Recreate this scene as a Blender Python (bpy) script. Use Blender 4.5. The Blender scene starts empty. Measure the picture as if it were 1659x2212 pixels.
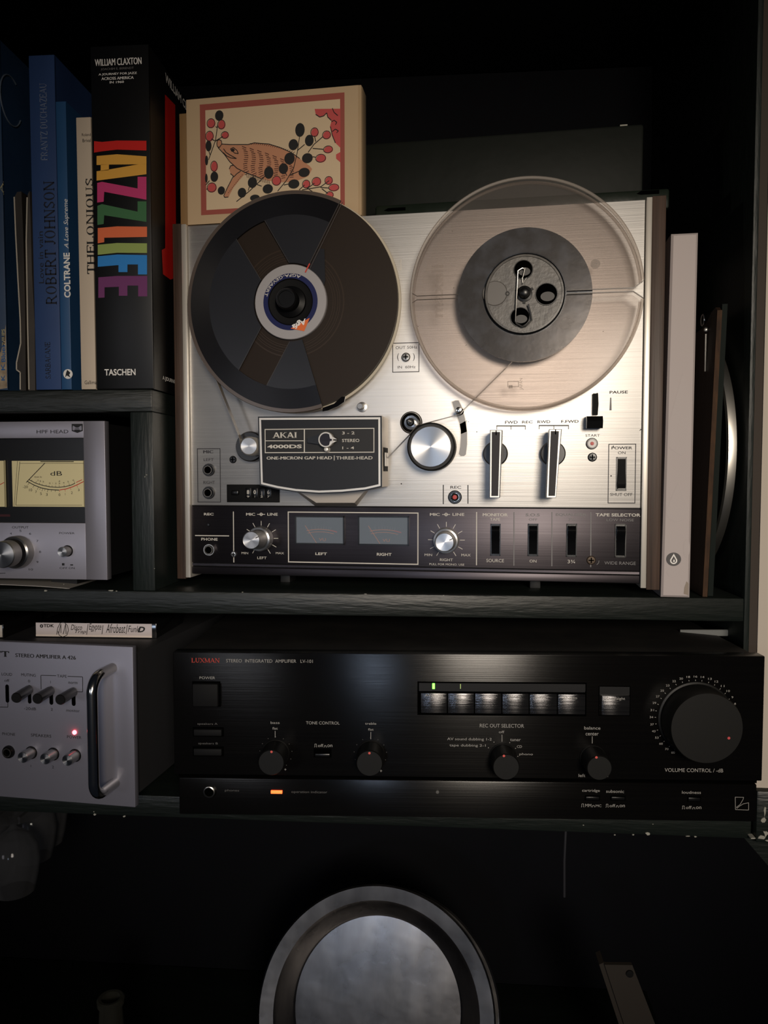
import bpy, bmesh, math, random
from mathutils import Vector, Matrix
random.seed(4)
S = bpy.context.scene
COL = S.collection
PI = math.pi
RAD = math.radians

def lin(c):
    r = []
    for v in c:
        v = v / 255.0
        r.append(v / 12.92 if v <= .04045 else ((v + .055) / 1.055) ** 2.4)
    return (r[0], r[1], r[2], 1.0)

# ------------------------------------------------------------------ camera, world, lights, exposure
CAM = Vector((.23541, -.61649, .09762)); YAW, PITCH, ROLL, FPX = .08137, -.04997, .00055, 1656.2
CR = Matrix.Rotation(YAW, 3, 'Z') @ Matrix.Rotation(PITCH, 3, 'X') @ Matrix.Rotation(ROLL, 3, 'Y')
cam = bpy.data.cameras.new('camera'); camo = bpy.data.objects.new('camera', cam); COL.objects.link(camo)
camo.matrix_world = Matrix.Translation(CAM) @ (CR @ Matrix.Rotation(PI / 2, 3, 'X')).to_4x4()
cam.sensor_fit = 'VERTICAL'; cam.sensor_height = 24.0; cam.lens = 24.0 * FPX / 2212.0
cam.clip_start = .02; cam.clip_end = 30
S.camera = camo
S.view_settings.view_transform = 'Standard'; S.view_settings.look = 'None'
S.cycles.transparent_max_bounces = 32
S.view_settings.exposure = 0.0; S.view_settings.gamma = 1.0; S.view_settings.use_curve_mapping = False
W = bpy.data.worlds.new('room'); S.world = W; W.use_nodes = True
W.node_tree.nodes['Background'].inputs[0].default_value = (.55, .68, 1.0, 1)
W.node_tree.nodes['Background'].inputs[1].default_value = .010

def aim(o, t):
    o.rotation_euler = (Vector(t) - o.location).to_track_quat('-Z', 'Y').to_euler()
def spot(name, loc, to, power, color, size, blend, radius):
    l = bpy.data.lights.new(name, 'SPOT'); l.energy = power; l.color = color
    l.spot_size = RAD(size); l.spot_blend = blend; l.shadow_soft_size = radius
    o = bpy.data.objects.new(name, l); o.location = loc; aim(o, to); COL.objects.link(o); return o
def area(name, loc, to, power, color, sx, sy):
    l = bpy.data.lights.new(name, 'AREA'); l.shape = 'RECTANGLE'; l.size = sx; l.size_y = sy
    l.energy = power; l.color = color
    o = bpy.data.objects.new(name, l); o.location = loc; aim(o, to); COL.objects.link(o); return o
spot('room_lamp', (.50, -1.45, .30), (.29, 0, .03), 62, (1.0, .88, .74), 49, 1.0, .18)
spot('cool_left_fill', (-.62, -1.5, .12), (.0, 0, -.06), 5.0, (.92, .93, 1.0), 42, 1.0, .16)  # cool fill added to brighten the left side, its source unseen
spot('screen_glow', (.03, -1.5, .02), (.15, 0, -.08), 6.5, (.62, .76, 1.0), 34, 1.0, .06)

# ------------------------------------------------------------------ helpers
def px_ray(x, y):
    return CR @ Vector(((x - 829.5) / FPX, 1.0, -(y - 1106.0) / FPX))
class Fr:
    """an upright plane: x along its width, y into its depth, z up"""
    def __init__(s, o, yaw=0.0):
        s.o = Vector(o); s.yaw = yaw
        s.u = Vector((math.cos(yaw), math.sin(yaw), 0)); s.n = Vector((math.sin(yaw), -math.cos(yaw), 0))
    def uv(s, x, y, w=0.0):
        d = px_ray(x, y); t = (s.o + s.n * w - CAM).dot(s.n) / d.dot(s.n)
        p = CAM + d * t - s.o
        return p.dot(s.u), p.z
    def world(s, x, y, z):
        return s.o + s.u * x - s.n * y + Vector((0, 0, z))
    def box(s, x0, y0, x1, y1, w=0.0):
        ym = (y0 + y1) / 2; xm = (x0 + x1) / 2
        return s.uv(x0, ym, w)[0], s.uv(x1, ym, w)[0], s.uv(xm, y1, w)[1], s.uv(xm, y0, w)[1]
    def len(s, x, y, n, w=0.0):
        return s.uv(x + n / 2, y, w)[0] - s.uv(x - n / 2, y, w)[0]

TXT = {}
def glyphs(t, bold=0.0, shear=0.0):
    k = (t, bold, shear)
    if k not in TXT:
        c = bpy.data.curves.new('t', 'FONT'); c.body = t; c.size = 1; c.offset = bold; c.shear = shear
        c.resolution_u = 3; c.fill_mode = 'FRONT'
        o = bpy.data.objects.new('t', c); COL.objects.link(o)
        e = o.evaluated_get(bpy.context.evaluated_depsgraph_get()); m = e.to_mesh()
        v = [(p.co.x, p.co.y) for p in m.vertices]; f = [tuple(p.vertices) for p in m.polygons]
        e.to_mesh_clear(); bpy.data.objects.remove(o); bpy.data.curves.remove(c)
        xs = [p[0] for p in v]; ys = [p[1] for p in v]
        x0, x1, y0, y1 = min(xs), max(xs), min(ys), max(ys)
        TXT[k] = ([((a - x0) / (x1 - x0), (b - y0) / (y1 - y0)) for a, b in v], f)
    return TXT[k]
# a small serif alphabet: strokes (x0,y0,x1,y1,thick) in a unit cell, and the serif feet (x,y)
SERIF = {
 'A': (1.0, [(.08,0,.46,1,.06),(.46,1,.86,0,.15),(.24,.34,.70,.34,.06)], [(.08,0),(.86,0)]),
 'K': (1.0, [(.15,0,.15,1,.15),(.2,.42,.78,1,.06),(.36,.55,.85,0,.15)], [(.15,0),(.15,1),(.78,1),(.85,0)]),
 'I': (.45, [(.22,0,.22,1,.15)], [(.22,0),(.22,1)]),
 'L': (.8, [(.15,0,.15,1,.15),(.12,.03,.72,.03,.06),(.70,0,.70,.28,.06)], [(.15,0),(.15,1)]),
 'U': (1.0, [(.18,1,.18,.25,.15),(.18,.27,.34,.05,.12),(.30,.04,.62,.04,.08),(.60,.05,.78,.27,.07),(.78,.25,.78,1,.06)], [(.18,1),(.78,1)]),
 'X': (1.0, [(.12,1,.84,0,.15),(.12,0,.82,1,.06)], [(.12,1),(.84,0),(.12,0),(.82,1)]),
 'M': (1.2, [(.14,0,.14,1,.06),(.14,1,.56,.05,.14),(.56,.05,.98,1,.06),(.98,0,.98,1,.15)], [(.14,0),(.98,0),(.14,1),(.98,1)]),
 'N': (1.05, [(.15,0,.15,1,.06),(.15,1,.85,0,.15),(.85,0,.85,1,.06)], [(.15,0),(.15,1),(.85,1)]),
 'T': (.9, [(.45,0,.45,1,.15),(.06,.97,.84,.97,.06),(.08,.74,.08,1,.06),(.82,.74,.82,1,.06)], [(.45,0)]),
 'H': (1.05, [(.16,0,.16,1,.15),(.84,0,.84,1,.15),(.16,.52,.84,.52,.06)], [(.16,0),(.16,1),(.84,0),(.84,1)]),
 'E': (.85, [(.16,0,.16,1,.15),(.1,.97,.74,.97,.06),(.1,.03,.76,.03,.06),(.16,.52,.56,.52,.06),(.74,.76,.74,1,.06),(.76,0,.76,.26,.06),(.56,.4,.56,.64,.06)], []),
 'O': (1.05, 'o', []), 'C': (.95, 'c', []),
 'S': (.8, [(.66,.74,.66,.98,.06),(.64,.90,.40,.98,.07),(.42,.97,.2,.86,.1),(.18,.88,.18,.66,.12),(.18,.68,.62,.36,.15),(.64,.38,.64,.16,.12),(.64,.17,.42,.03,.1),(.44,.03,.16,.12,.07),(.12,.02,.12,.28,.06)], []),
 'R': (1.0, [(.16,0,.16,1,.15),(.1,.97,.52,.97,.06),(.5,.96,.7,.84,.12),(.7,.86,.7,.64,.14),(.7,.66,.5,.5,.12),(.16,.5,.54,.5,.06),(.46,.5,.86,0,.15)], [(.16,0),(.88,0)]),
 'B': (.95, [(.16,0,.16,1,.15),(.1,.97,.5,.97,.06),(.5,.96,.66,.86,.11),(.66,.88,.66,.66,.13),(.66,.68,.5,.54,.1),(.16,.53,.54,.53,.06),(.5,.53,.74,.4,.11),(.74,.42,.74,.16,.14),(.74,.18,.52,.03,.11),(.1,.03,.56,.03,.06)], []),
 'J': (.6, [(.36,.2,.36,1,.15),(.36,.22,.2,.02,.1),(.22,.03,.06,.12,.1)], [(.36,1)]),
 'Z': (.85, [(.1,.97,.76,.97,.06),(.76,1,.12,0,.15),(.1,.03,.78,.03,.06),(.1,.76,.1,1,.06),(.78,0,.78,.24,.06)], []),
 'D': (1.0, [(.16,0,.16,1,.15),(.1,.97,.5,.97,.06),(.48,.97,.78,.74,.1),(.78,.78,.78,.22,.15),(.78,.26,.48,.03,.1),(.1,.03,.52,.03,.06)], []),
 'F': (.8, [(.16,0,.16,1,.15),(.1,.97,.74,.97,.06),(.16,.5,.56,.5,.06),(.74,.74,.74,1,.06)], [(.16,0)]),
 ' ': (.45, [], [])}
def serif(t, bold=0.0):
    k = ('serif', t, bold)
    if k in TXT: return TXT[k]
    v, f = [], []; x = 0
    def quad(a, b, c, d): v.extend([a, b, c, d]); n = len(v); f.append((n - 4, n - 3, n - 2, n - 1))
    for ch in t:
        wd, st, ft = SERIF.get(ch, SERIF['O'])
        if st in ('o', 'c'):
            n = 20; a0 = 0 if st == 'o' else 2
            for i in range(a0, n - a0):
                p = []
                for j in (i, i + 1):
                    a = 2 * PI * j / n
                    p.append((x + .5 + .42 * math.cos(a), .5 + .51 * math.sin(a)))
                    p.append((x + .5 + (.28 - bold) * math.cos(a), .5 + .46 * math.sin(a)))
                quad(p[0], p[2], p[3], p[1])
        else:
            for (ax, ay, bx, by, th) in st:
                th += bold
                if abs(by - ay) > abs(bx - ax) * .6:
                    quad((x + ax - th / 2, ay), (x + ax + th / 2, ay), (x + bx + th / 2, by), (x + bx - th / 2, by))
                else:
                    h = th / 2 + .01
                    quad((x + ax, ay - h), (x + bx, by - h), (x + bx, by + h), (x + ax, ay + h))
            for (sx, sy) in ft:
                y0 = 0 if sy < .5 else .94
                quad((x + sx - .16, y0), (x + sx + .16, y0), (x + sx + .16, y0 + .06), (x + sx - .16, y0 + .06))
        x += wd
    xs = [p[0] for p in v]; x0, x1 = min(xs), max(xs)
    TXT[k] = ([((a - x0) / (x1 - x0), b) for a, b in v], f)
    return TXT[k]

class MB:
    """collects shapes for ONE mesh object"""
    def __init__(s): s.v = []; s.f = []
    def add(s, v, f):
        n = len(s.v); s.v.extend(v); s.f.extend([tuple(i + n for i in q) for q in f]); return s
    def box(s, x0, x1, y0, y1, z0, z1, b=0.0):
        if x0 > x1: x0, x1 = x1, x0
        if y0 > y1: y0, y1 = y1, y0
        if z0 > z1: z0, z1 = z1, z0
        if not b:
            v = [(x, y, z) for x in (x0, x1) for y in (y0, y1) for z in (z0, z1)]
            return s.add(v, [(0,1,3,2),(4,6,7,5),(0,4,5,1),(2,3,7,6),(0,2,6,4),(1,5,7,3)])
        bm = bmesh.new(); bmesh.ops.create_cube(bm, size=1)
        for q in bm.verts: q.co = ((x0+x1)/2 + q.co.x*(x1-x0), (y0+y1)/2 + q.co.y*(y1-y0), (z0+z1)/2 + q.co.z*(z1-z0))
        bmesh.ops.bevel(bm, geom=bm.edges[:], offset=b, segments=2, affect='EDGES', profile=.5)
        bm.verts.index_update()
        s.add([tuple(q.co) for q in bm.verts], [tuple(q.index for q in p.verts) for p in bm.faces]); bm.free(); return s
    def lathe(s, cx, cz, prof, n=32, a0=0.0, a1=2*PI):
        full = abs(a1 - a0 - 2*PI) < 1e-6; m = n if full else n + 1; base = len(s.v); idx = []
        for r, y in prof:
            if r < 1e-7: s.v.append((cx, y, cz)); idx.append([len(s.v) - 1] * m)
            else:
                row = []
                for i in range(m):
                    a = a0 + (a1 - a0) * i / n; s.v.append((cx + r*math.cos(a), y, cz + r*math.sin(a))); row.append(len(s.v) - 1)
                idx.append(row)
        for k in range(len(idx) - 1):
            A, B = idx[k], idx[k + 1]
            for i in range(n):
                j = (i + 1) % m
                q = []
                for t in (A[i], A[j], B[j], B[i]):
                    if t not in q: q.append(t)
                if len(q) > 2: s.f.append(tuple(q))
        return s
    def vlathe(s, cx, cy, prof, n=28):
        """turned about the upright axis; prof = (r, z)"""
        m = MB().lathe(0, 0, [(r, z) for r, z in prof], n)
        return s.add([(cx + x, cy + z, y) for x, y, z in m.v], m.f)
    def prism(s, poly, y0, y1):
        n = len(poly); b = len(s.v)
        s.v += [(x, y0, z) for x, z in poly] + [(x, y1, z) for x, z in poly]
        s.f.append(tuple(b + i for i in range(n))); s.f.append(tuple(b + n + i for i in reversed(range(n))))
        for i in range(n): j = (i + 1) % n; s.f.append((b + i, b + n + i, b + n + j, b + j))
        return s
    def prismx(s, prof, x0, x1):
        n = len(prof); b = len(s.v)
        s.v += [(x0, y, z) for y, z in prof] + [(x1, y, z) for y, z in prof]
        s.f.append(tuple(b + i for i in range(n))); s.f.append(tuple(b + n + i for i in reversed(range(n))))
        for i in range(n): j = (i + 1) % n; s.f.append((b + i, b + n + i, b + n + j, b + j))
        return s
    def flat(s, poly, y):
        return s.add([(x, y, z) for x, z in poly], [tuple(range(len(poly)))])
    def quad(s, x0, x1, z0, z1, y): return s.flat([(x0, z0), (x1, z0), (x1, z1), (x0, z1)], y)
    def line(s, x0, z0, x1, z1, th, y):
        dx, dz = x1 - x0, z1 - z0; l = math.hypot(dx, dz) or 1; nx, nz = -dz / l * th / 2, dx / l * th / 2
        return s.flat([(x0+nx, z0+nz), (x0-nx, z0-nz), (x1-nx, z1-nz), (x1+nx, z1+nz)], y)
    def lines(s, pts, th, y):
        for a, b in zip(pts[:-1], pts[1:]): s.line(a[0], a[1], b[0], b[1], th, y)
        return s
    def frame(s, x0, x1, z0, z1, th, y):
        s.quad(x0, x1, z0, z0 + th, y); s.quad(x0, x1, z1 - th, z1, y)
        s.quad(x0, x0 + th, z0 + th, z1 - th, y); return s.quad(x1 - th, x1, z0 + th, z1 - th, y)
    def disc(s, cx, cz, r, y, n=20, rz=None):
        rz = rz or r
        return s.flat([(cx + r*math.cos(2*PI*i/n), cz + rz*math.sin(2*PI*i/n)) for i in range(n)], y)
    def annulus(s, cx, cz, r0, r1, y, n=32, a0=0.0, a1=2*PI):
        return s.lathe(cx, cz, [(r0, y), (r1, y)], n, a0, a1)
    def tube(s, path, r, n=10, cap=True):
        P = [Vector(p) for p in path]; rows = []; up = Vector((.13, .31, .94)); b = len(s.v); prev = None
        for i, p in enumerate(P):
            t = (P[min(i+1, len(P)-1)] - P[max(i-1, 0)]).normalized()
            if prev is None: a = t.cross(up).normalized()
            else: a = (prev - t * prev.dot(t)).normalized()
            prev = a; c = t.cross(a); rr = r[i] if isinstance(r, (list, tuple)) else r
            for k in range(n):
                an = 2*PI*k/n; s.v.append(tuple(p + a*rr*math.cos(an) + c*rr*math.sin(an)))
        for i in range(len(P) - 1):
            for k in range(n):
                j = (k + 1) % n; s.f.append((b+i*n+k, b+i*n+j, b+(i+1)*n+j, b+(i+1)*n+k))
        if cap:
            s.f.append(tuple(b + k for k in reversed(range(n)))); s.f.append(tuple(b + (len(P)-1)*n + k for k in range(n)))
        return s
    def text(s, t, x0, x1, z0, z1, y, rot=0, bold=0.0, shear=0.0, ser=False):
        if t == '1' and rot == 0:
            xm = (x0 + x1)/2; x0 = xm - abs(z1 - z0)*.06; x1 = xm + abs(z1 - z0)*.06
        if not ser and bold and 'M' in t:
            dx = abs(x1 - x0) * .10 / len(t) if rot == 0 else 0
            s.text(t, x0 + dx, x1, z0, z1, y - .00001, rot, 0.0, shear); x1 -= dx; bold = 0.0
        g, f = serif(t, bold) if ser else glyphs(t, bold, shear); v = []
        for a, b in g:
            if rot == 0: v.append((x0 + (x1-x0)*a, y, z0 + (z1-z0)*b))
            elif rot == 90: v.append((x1 - (x1-x0)*b, y, z0 + (z1-z0)*a))
            elif rot == -90: v.append((x0 + (x1-x0)*b, y, z1 - (z1-z0)*a))
            else: v.append((x1 - (x1-x0)*a, y, z1 - (z1-z0)*b))
        return s.add(v, f)
    def arctext(s, t, cx, cz, r0, r1, a0, a1, y):
        g, f = glyphs(t, .01)
        return s.add([(cx + (r0+(r1-r0)*b)*math.cos(a0+(a1-a0)*a), y, cz + (r0+(r1-r0)*b)*math.sin(a0+(a1-a0)*a)) for a, b in g], f)
    def build(s, name, mat, parent=None, smooth=True, loc=None):
        m = bpy.data.meshes.new(name); m.from_pydata(s.v, [], s.f)
        bm = bmesh.new(); bm.from_mesh(m); bmesh.ops.recalc_face_normals(bm, faces=bm.faces[:]); bm.to_mesh(m); bm.free()
        uvl = m.uv_layers.new(name='flat')
        co = [v.co for v in m.vertices]
        flat = []
        for l in m.loops: c = co[l.vertex_index]; flat += [c.x + c.y * .2, c.z + c.y]
        uvl.data.foreach_set('uv', flat)
        if smooth:
            m.polygons.foreach_set('use_smooth', [True] * len(m.polygons)); m.set_sharp_from_angle(angle=RAD(26))
        m.materials.append(mat); m.update()
        o = bpy.data.objects.new(name, m); COL.objects.link(o)
        if parent: o.parent = parent
        if loc: o.location = loc
        if any(k in name for k in ('lettering', 'print', 'marks', 'specks', 'ridges', 'chips', 'scale', 'digit')): o['kind'] = 'stuff'
        return o

def tag(o, label, cat, group=None):
    o['label'] = label; o['category'] = cat
    if group: o['group'] = group
    return o
def thing(name, label, cat, fr=None, loc=None, group=None):
    o = bpy.data.objects.new(name, None); o.empty_display_size = .02; COL.objects.link(o)
    if fr: o.location = fr.o; o.rotation_euler = (0, 0, fr.yaw)
    if loc: o.location = loc
    return tag(o, label, cat, group)
def label(o, t): o['label'] = t; return o
def struct(o): o['kind'] = 'structure'; return o

# ------------------------------------------------------------------ materials
def mat(name, rgb, rough=.5, metal=0.0, spec=.5, var=None, vscale=(20,20,20), bump=0.0, bscale=(60,60,60), aniso=0.0,
        tangent='uv', emit=None, estr=0.0, coat=0.0, rvar=0.0, ramp=(.32, .70), edge=False, detail=4, ior=None, alpha=None, dist=.001):
    m = bpy.data.materials.new(name); m.use_nodes = True; nt = m.node_tree; N = nt.nodes; L = nt.links
    p = N['Principled BSDF']; p.inputs['Base Color'].default_value = lin(rgb); p.inputs['Roughness'].default_value = rough
    p.inputs['Metallic'].default_value = metal; p.inputs['Specular IOR Level'].default_value = spec
    if coat: p.inputs['Coat Weight'].default_value = coat; p.inputs['Coat Roughness'].default_value = .12
    tc = None
    def noise(scale, det=4):
        nonlocal tc
        tc = tc or N.new('ShaderNodeTexCoord')
        mp = N.new('ShaderNodeMapping'); mp.inputs['Scale'].default_value = scale; L.new(tc.outputs['Object'], mp.inputs[0])
        n = N.new('ShaderNodeTexNoise'); n.inputs['Scale'].default_value = 1; n.inputs['Detail'].default_value = det
        L.new(mp.outputs[0], n.inputs['Vector']); return n.outputs[0]
    if var:
        r = N.new('ShaderNodeValToRGB'); L.new(noise(vscale, detail), r.inputs[0])
        r.color_ramp.elements[0].position = ramp[0]; r.color_ramp.elements[1].position = ramp[1]
        r.color_ramp.elements[0].color = lin(rgb); r.color_ramp.elements[1].color = lin(var)
        L.new(r.outputs[0], p.inputs['Base Color'])
    if bump:
        b = N.new('ShaderNodeBump'); b.inputs['Strength'].default_value = bump; b.inputs['Distance'].default_value = dist
        L.new(noise(bscale, 3), b.inputs['Height']); L.new(b.outputs[0], p.inputs['Normal'])
    if rvar:
        mr = N.new('ShaderNodeMapRange'); mr.inputs['To Min'].default_value = rough - rvar; mr.inputs['To Max'].default_value = rough + rvar
        L.new(noise(bscale, 3), mr.inputs[0]); L.new(mr.outputs[0], p.inputs['Roughness'])
    if aniso:
        p.inputs['Anisotropic'].default_value = aniso
        t = N.new('ShaderNodeTangent')
        if tangent == 'uv':
            t.direction_type = 'UV_MAP'; t.uv_map = 'flat'; p.inputs['Anisotropic Rotation'].default_value = .25
        else:
            t.direction_type = 'RADIAL'; t.axis = 'Y'; p.inputs['Anisotropic Rotation'].default_value = .25
        L.new(t.outputs[0], p.inputs['Tangent'])
    if emit:
        p.inputs['Emission Color'].default_value = lin(emit); p.inputs['Emission Strength'].default_value = estr
    if alpha is not None:
        out = N['Material Output']; mx = N.new('ShaderNodeMixShader'); tr = N.new('ShaderNodeBsdfTransparent')
        tr.inputs[0].default_value = lin(alpha[1]); mx.inputs[0].default_value = alpha[0]
        if edge:
            lw = N.new('ShaderNodeLayerWeight'); lw.inputs[0].default_value = .35
            mr = N.new('ShaderNodeMapRange'); mr.inputs['From Min'].default_value = .25; mr.inputs['To Min'].default_value = alpha[0]; mr.inputs['To Max'].default_value = edge
            L.new(lw.outputs['Facing'], mr.inputs[0]); L.new(mr.outputs[0], mx.inputs[0])
        L.new(tr.outputs[0], mx.inputs[1]); L.new(p.outputs[0], mx.inputs[2]); L.new(mx.outputs[0], out.inputs[0])
    return m
M = {}
M['alu'] = mat('brushed_aluminium', (225, 222, 218), .49, .95, var=(233, 230, 226), vscale=(5, 30, 700), bump=.10, bscale=(9, 40, 1500), aniso=.25, rvar=.08)
M['black_panel'] = mat('black_anodised', (66, 62, 66), .40, .92, var=(73, 69, 73), vscale=(5, 30, 700), bump=.05, bscale=(9, 40, 1500), aniso=.6)
M['silver_face'] = mat('satin_silver', (158, 155, 164), .42, .6, bump=.03, bscale=(9, 40, 1500), aniso=.3)
M['amp_face'] = mat('satin_grey_face', (128, 127, 138), .46, .5, bump=.03, bscale=(500, 500, 500))
M['chrome'] = mat('chrome', (200, 198, 194), .16, 1.0)
M['dull'] = mat('dull_screw', (74, 62, 50), .5, .6)
M['ringm'] = mat('socket_metal', (110, 106, 100), .42, 1.0)
M['spun'] = mat('spun_aluminium', (190, 188, 186), .36, 1.0, aniso=.8, tangent='radial')
M['steel'] = mat('steel', (170, 168, 164), .30, 1.0)
M['satin'] = mat('satin_trim', (214, 208, 198), .38, .55)
M['wood'] = mat('walnut_veneer', (78, 60, 50), .5, 0, .4, var=(50, 38, 31), vscale=(260, 40, 9), bump=.25, bscale=(500, 80, 18))
M['black'] = mat('black_plastic', (11, 11, 12), .30, 0, .4)
M['gloss'] = mat('gloss_black', (9, 9, 10), .20, 0, .6)
M['matte'] = mat('matte_black', (10, 10, 11), .7, 0, .2)
M['hole'] = mat('dark_hole', (3, 3, 3), .9, 0, 0)
M['rubber'] = mat('rubber', (15, 15, 15), .6)
M['ink_dark'] = mat('dark_ink', (34, 32, 38), .6)
M['ink_light'] = mat('light_ink', (205, 200, 190), .6)
M['ink_dim'] = mat('dim_grey_ink', (120, 118, 118), .6)
M['ink_black'] = mat('black_ink', (18, 18, 20), .6)
M['ink_white'] = mat('white_ink', (236, 233, 228), .6)
M['red_ink'] = mat('red_ink', (196, 60, 44), .6)
M['red_button'] = mat('red_button', (190, 52, 44), .45)
M['orange'] = mat('orange_print', (226, 120, 52), .6)
M['shelf'] = mat('dark_green_paint', (20, 26, 23), .42, 0, .4, var=(15, 20, 18), vscale=(9, 30, 30), bump=.5, bscale=(40, 90, 330), dist=.001)
M['post'] = mat('dark_green_paint_upright', (25, 32, 30), .45, 0, .4, var=(19, 25, 23), vscale=(30, 30, 9), bump=.5, bscale=(330, 90, 40), dist=.001)
M['chip'] = mat('bare_chip_and_glint', (150, 148, 138), .7)
M['navy'] = mat('navy_wall_paint', (5, 6, 12), .8, 0, .15, var=(4, 5, 9), vscale=(6, 6, 6))
M['wall'] = mat('cream_wall_paint', (190, 180, 168), .7, 0, .3, bump=.1, bscale=(60, 60, 60))
M['trim_dark'] = mat('dark_trim_paint', (58, 50, 44), .7, 0, .3)

# ------------------------------------------------------------------ the setting and the bookcase
SH1, SH2, TK = .1671, -.1737, .0184
wb = MB().box(-.9, 1.1, .302, .33, -.75, 1.2).build('wall_back', M['navy']); struct(wb)
wr = MB().box(.4786, .95, .0, .30, -.1505, 1.2).build('wall_right', M['wall']); struct(wr)
tr = MB().box(.4724, .4784, .001, .30, -.1500, 1.2).build('trim_1', M['trim_dark']); struct(tr)

case = thing('bookcase', 'dark green painted built-in bookcase with open compartments holding the audio gear', 'bookcase', loc=(0, 0, 0))
MB().box(-.8, .4680, 0, .30, -TK, 0, .0012).build('shelf_board', M['shelf'], case)
MB().box(-.8, -.0062, 0, .30, SH1 - TK, SH1, .0012).build('shelf_board', M['shelf'], case)
MB().box(-.8, .4775, 0, .30, SH2 - TK, SH2, .0012).build('shelf_board', M['shelf'], case)
MB().box(-.8, .4680, 0, .30, .56, .58, .0012).build('shelf_board', M['shelf'], case)
MB().box(-.8, .4775, 0, .30, -.545, -.525, .0012).build('shelf_board', M['shelf'], case)
MB().box(-.0254, -.0062, .0006, .29, 0, SH1 - TK, .001).build('upright', M['post'], case)
MB().box(.4680, .4722, 0, .30, SH2 + .0002, .9, .0006).build('upright', M['post'], case)
F0 = Fr((0, 0, 0))
MB().box(.4785, .95, -.006, .12, -.1925, -.1508, .002).build('end_block', M['shelf'], case)
bx = [F0.uv(1592, 1809)[0], F0.uv(1680, 1809)[0]]
zb = F0.uv(1600, 1809)[1]
MB().prism([(bx[0], zb), (bx[1], zb), (bx[1], zb - .030), (bx[0] + .006, zb - .001)], .002, .03).build('bracket', M['shelf'], case)
# bare chips where the paint has flaked off, on the board edges
ch = MB()
def chip(px, py, w, h, y=-.0004):
    x, z = F0.uv(px, py); n = 7; P = []
    for i in range(n):
        a = 2 * PI * i / n; k = random.uniform(.45, 1.1); P.append((x + w * k * math.cos(a), z + h * k * math.sin(a)))
    ch.prism(P, y, .0003)
for a in [(1202,1763,.0028,.0018),(1184,1763,.0016,.0005),(1226,1766,.0018,.0006),(1399,1801,.0022,.0014),(1328,1803,.0009,.0005),(1368,1803,.001,.0005),(1486,1806,.002,.0006),(1502,1807,.0014,.0006),
          (205,1759,.0018,.0011),(268,1763,.0016,.0009),(203,1753,.0006,.0006),(98,1276,.0018,.0007),(240,1276,.0028,.0007),(252,1277,.0014,.0005),(524,1279,.0009,.0004),(790,1283,.0018,.0005),(958,1286,.0008,.0004),
          (1260,1782,.0008,.0005),(1410,1780,.0006,.0004),(334,1228,.0004,.0004),(317,1026,.0007,.0005),(313,1030,.0004,.0006),(138,1262,.0004,.0004)]: chip(*a)
for a in [(1645,1746,.0012,.004),(1641,1763,.0022,.0028),(1647,1792,.0022,.0034),(1638,1801,.003,.0018),(1620,1803,.0026,.0008),(1652,1808,.003,.0008)]: chip(*a, y=-.0066)
o = ch.build('paint_chips', M['chip'], case, False); label(o, 'bare pale chips in the dark green paint')

# ------------------------------------------------------------------ reel-to-reel tape recorder
REC = Fr((0, .03604, .00557), -.08594); RW, RH = .405, .30625
rec = thing('tape_recorder', 'silver faced reel-to-reel tape recorder with walnut sides standing on the middle shelf', 'tape recorder', REC)
xl0, xl1, xr0, xr1 = .0078, .0122, .3905, .3948       # silver strips between the wood and the face
YF = .003                                             # the faceplate sits a little behind the cabinet front
zsplit = (REC.uv(411, 1094, -YF)[1] + REC.uv(1390, 1095, -YF)[1]) / 2
zbot = REC.uv(900, 1250, -YF)[1]
for a, b in ((0, xl0), (xr1, RW)): MB().box(a, b, 0, .19, .0, RH, .0006).build('side_panel', M['wood'], rec)
for a, b in ((xl0, xl1), (xr0, xr1)): MB().box(a, b, .0003, .05, .0012, RH - .0006, .0004).build('trim_strip', M['satin'], rec)
MB().box(xl1, xr0, .006, .188, .004, RH - .002).build('cabinet', M['matte'], rec)
MB().box(xl1 + .0006, xr0 - .0006, YF, .0065, zsplit, RH - .0015, .0005).build('faceplate', M['alu'], rec)
zg = REC.uv(411, 1226, -YF)[1]
MB().box(xl1 + .0006, xr0 - .0006, YF - .0008, .0065, .0145, zsplit - .0008, .0004).build('control_panel', M['black_panel'], rec)
st = MB().box(xl1 + .0006, xr0 - .0006, YF - .0012, .0065, .0048, .0108, .0004)
st.box(xl1 + .0006, xr0 - .0006, YF + .0004, .0065, .0117, .0136)
st.build('lower_strip', M['black_panel'], rec)
for a in ((616, 30), (1156, 30)):
    x = REC.uv(a[0], 1264, -.03)[0]
    for d in (.03, .15): MB().box(x - .0045, x + .0045, d, d + .02, -.00557, .0045, .0008).build('foot', M['rubber'], rec)

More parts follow.
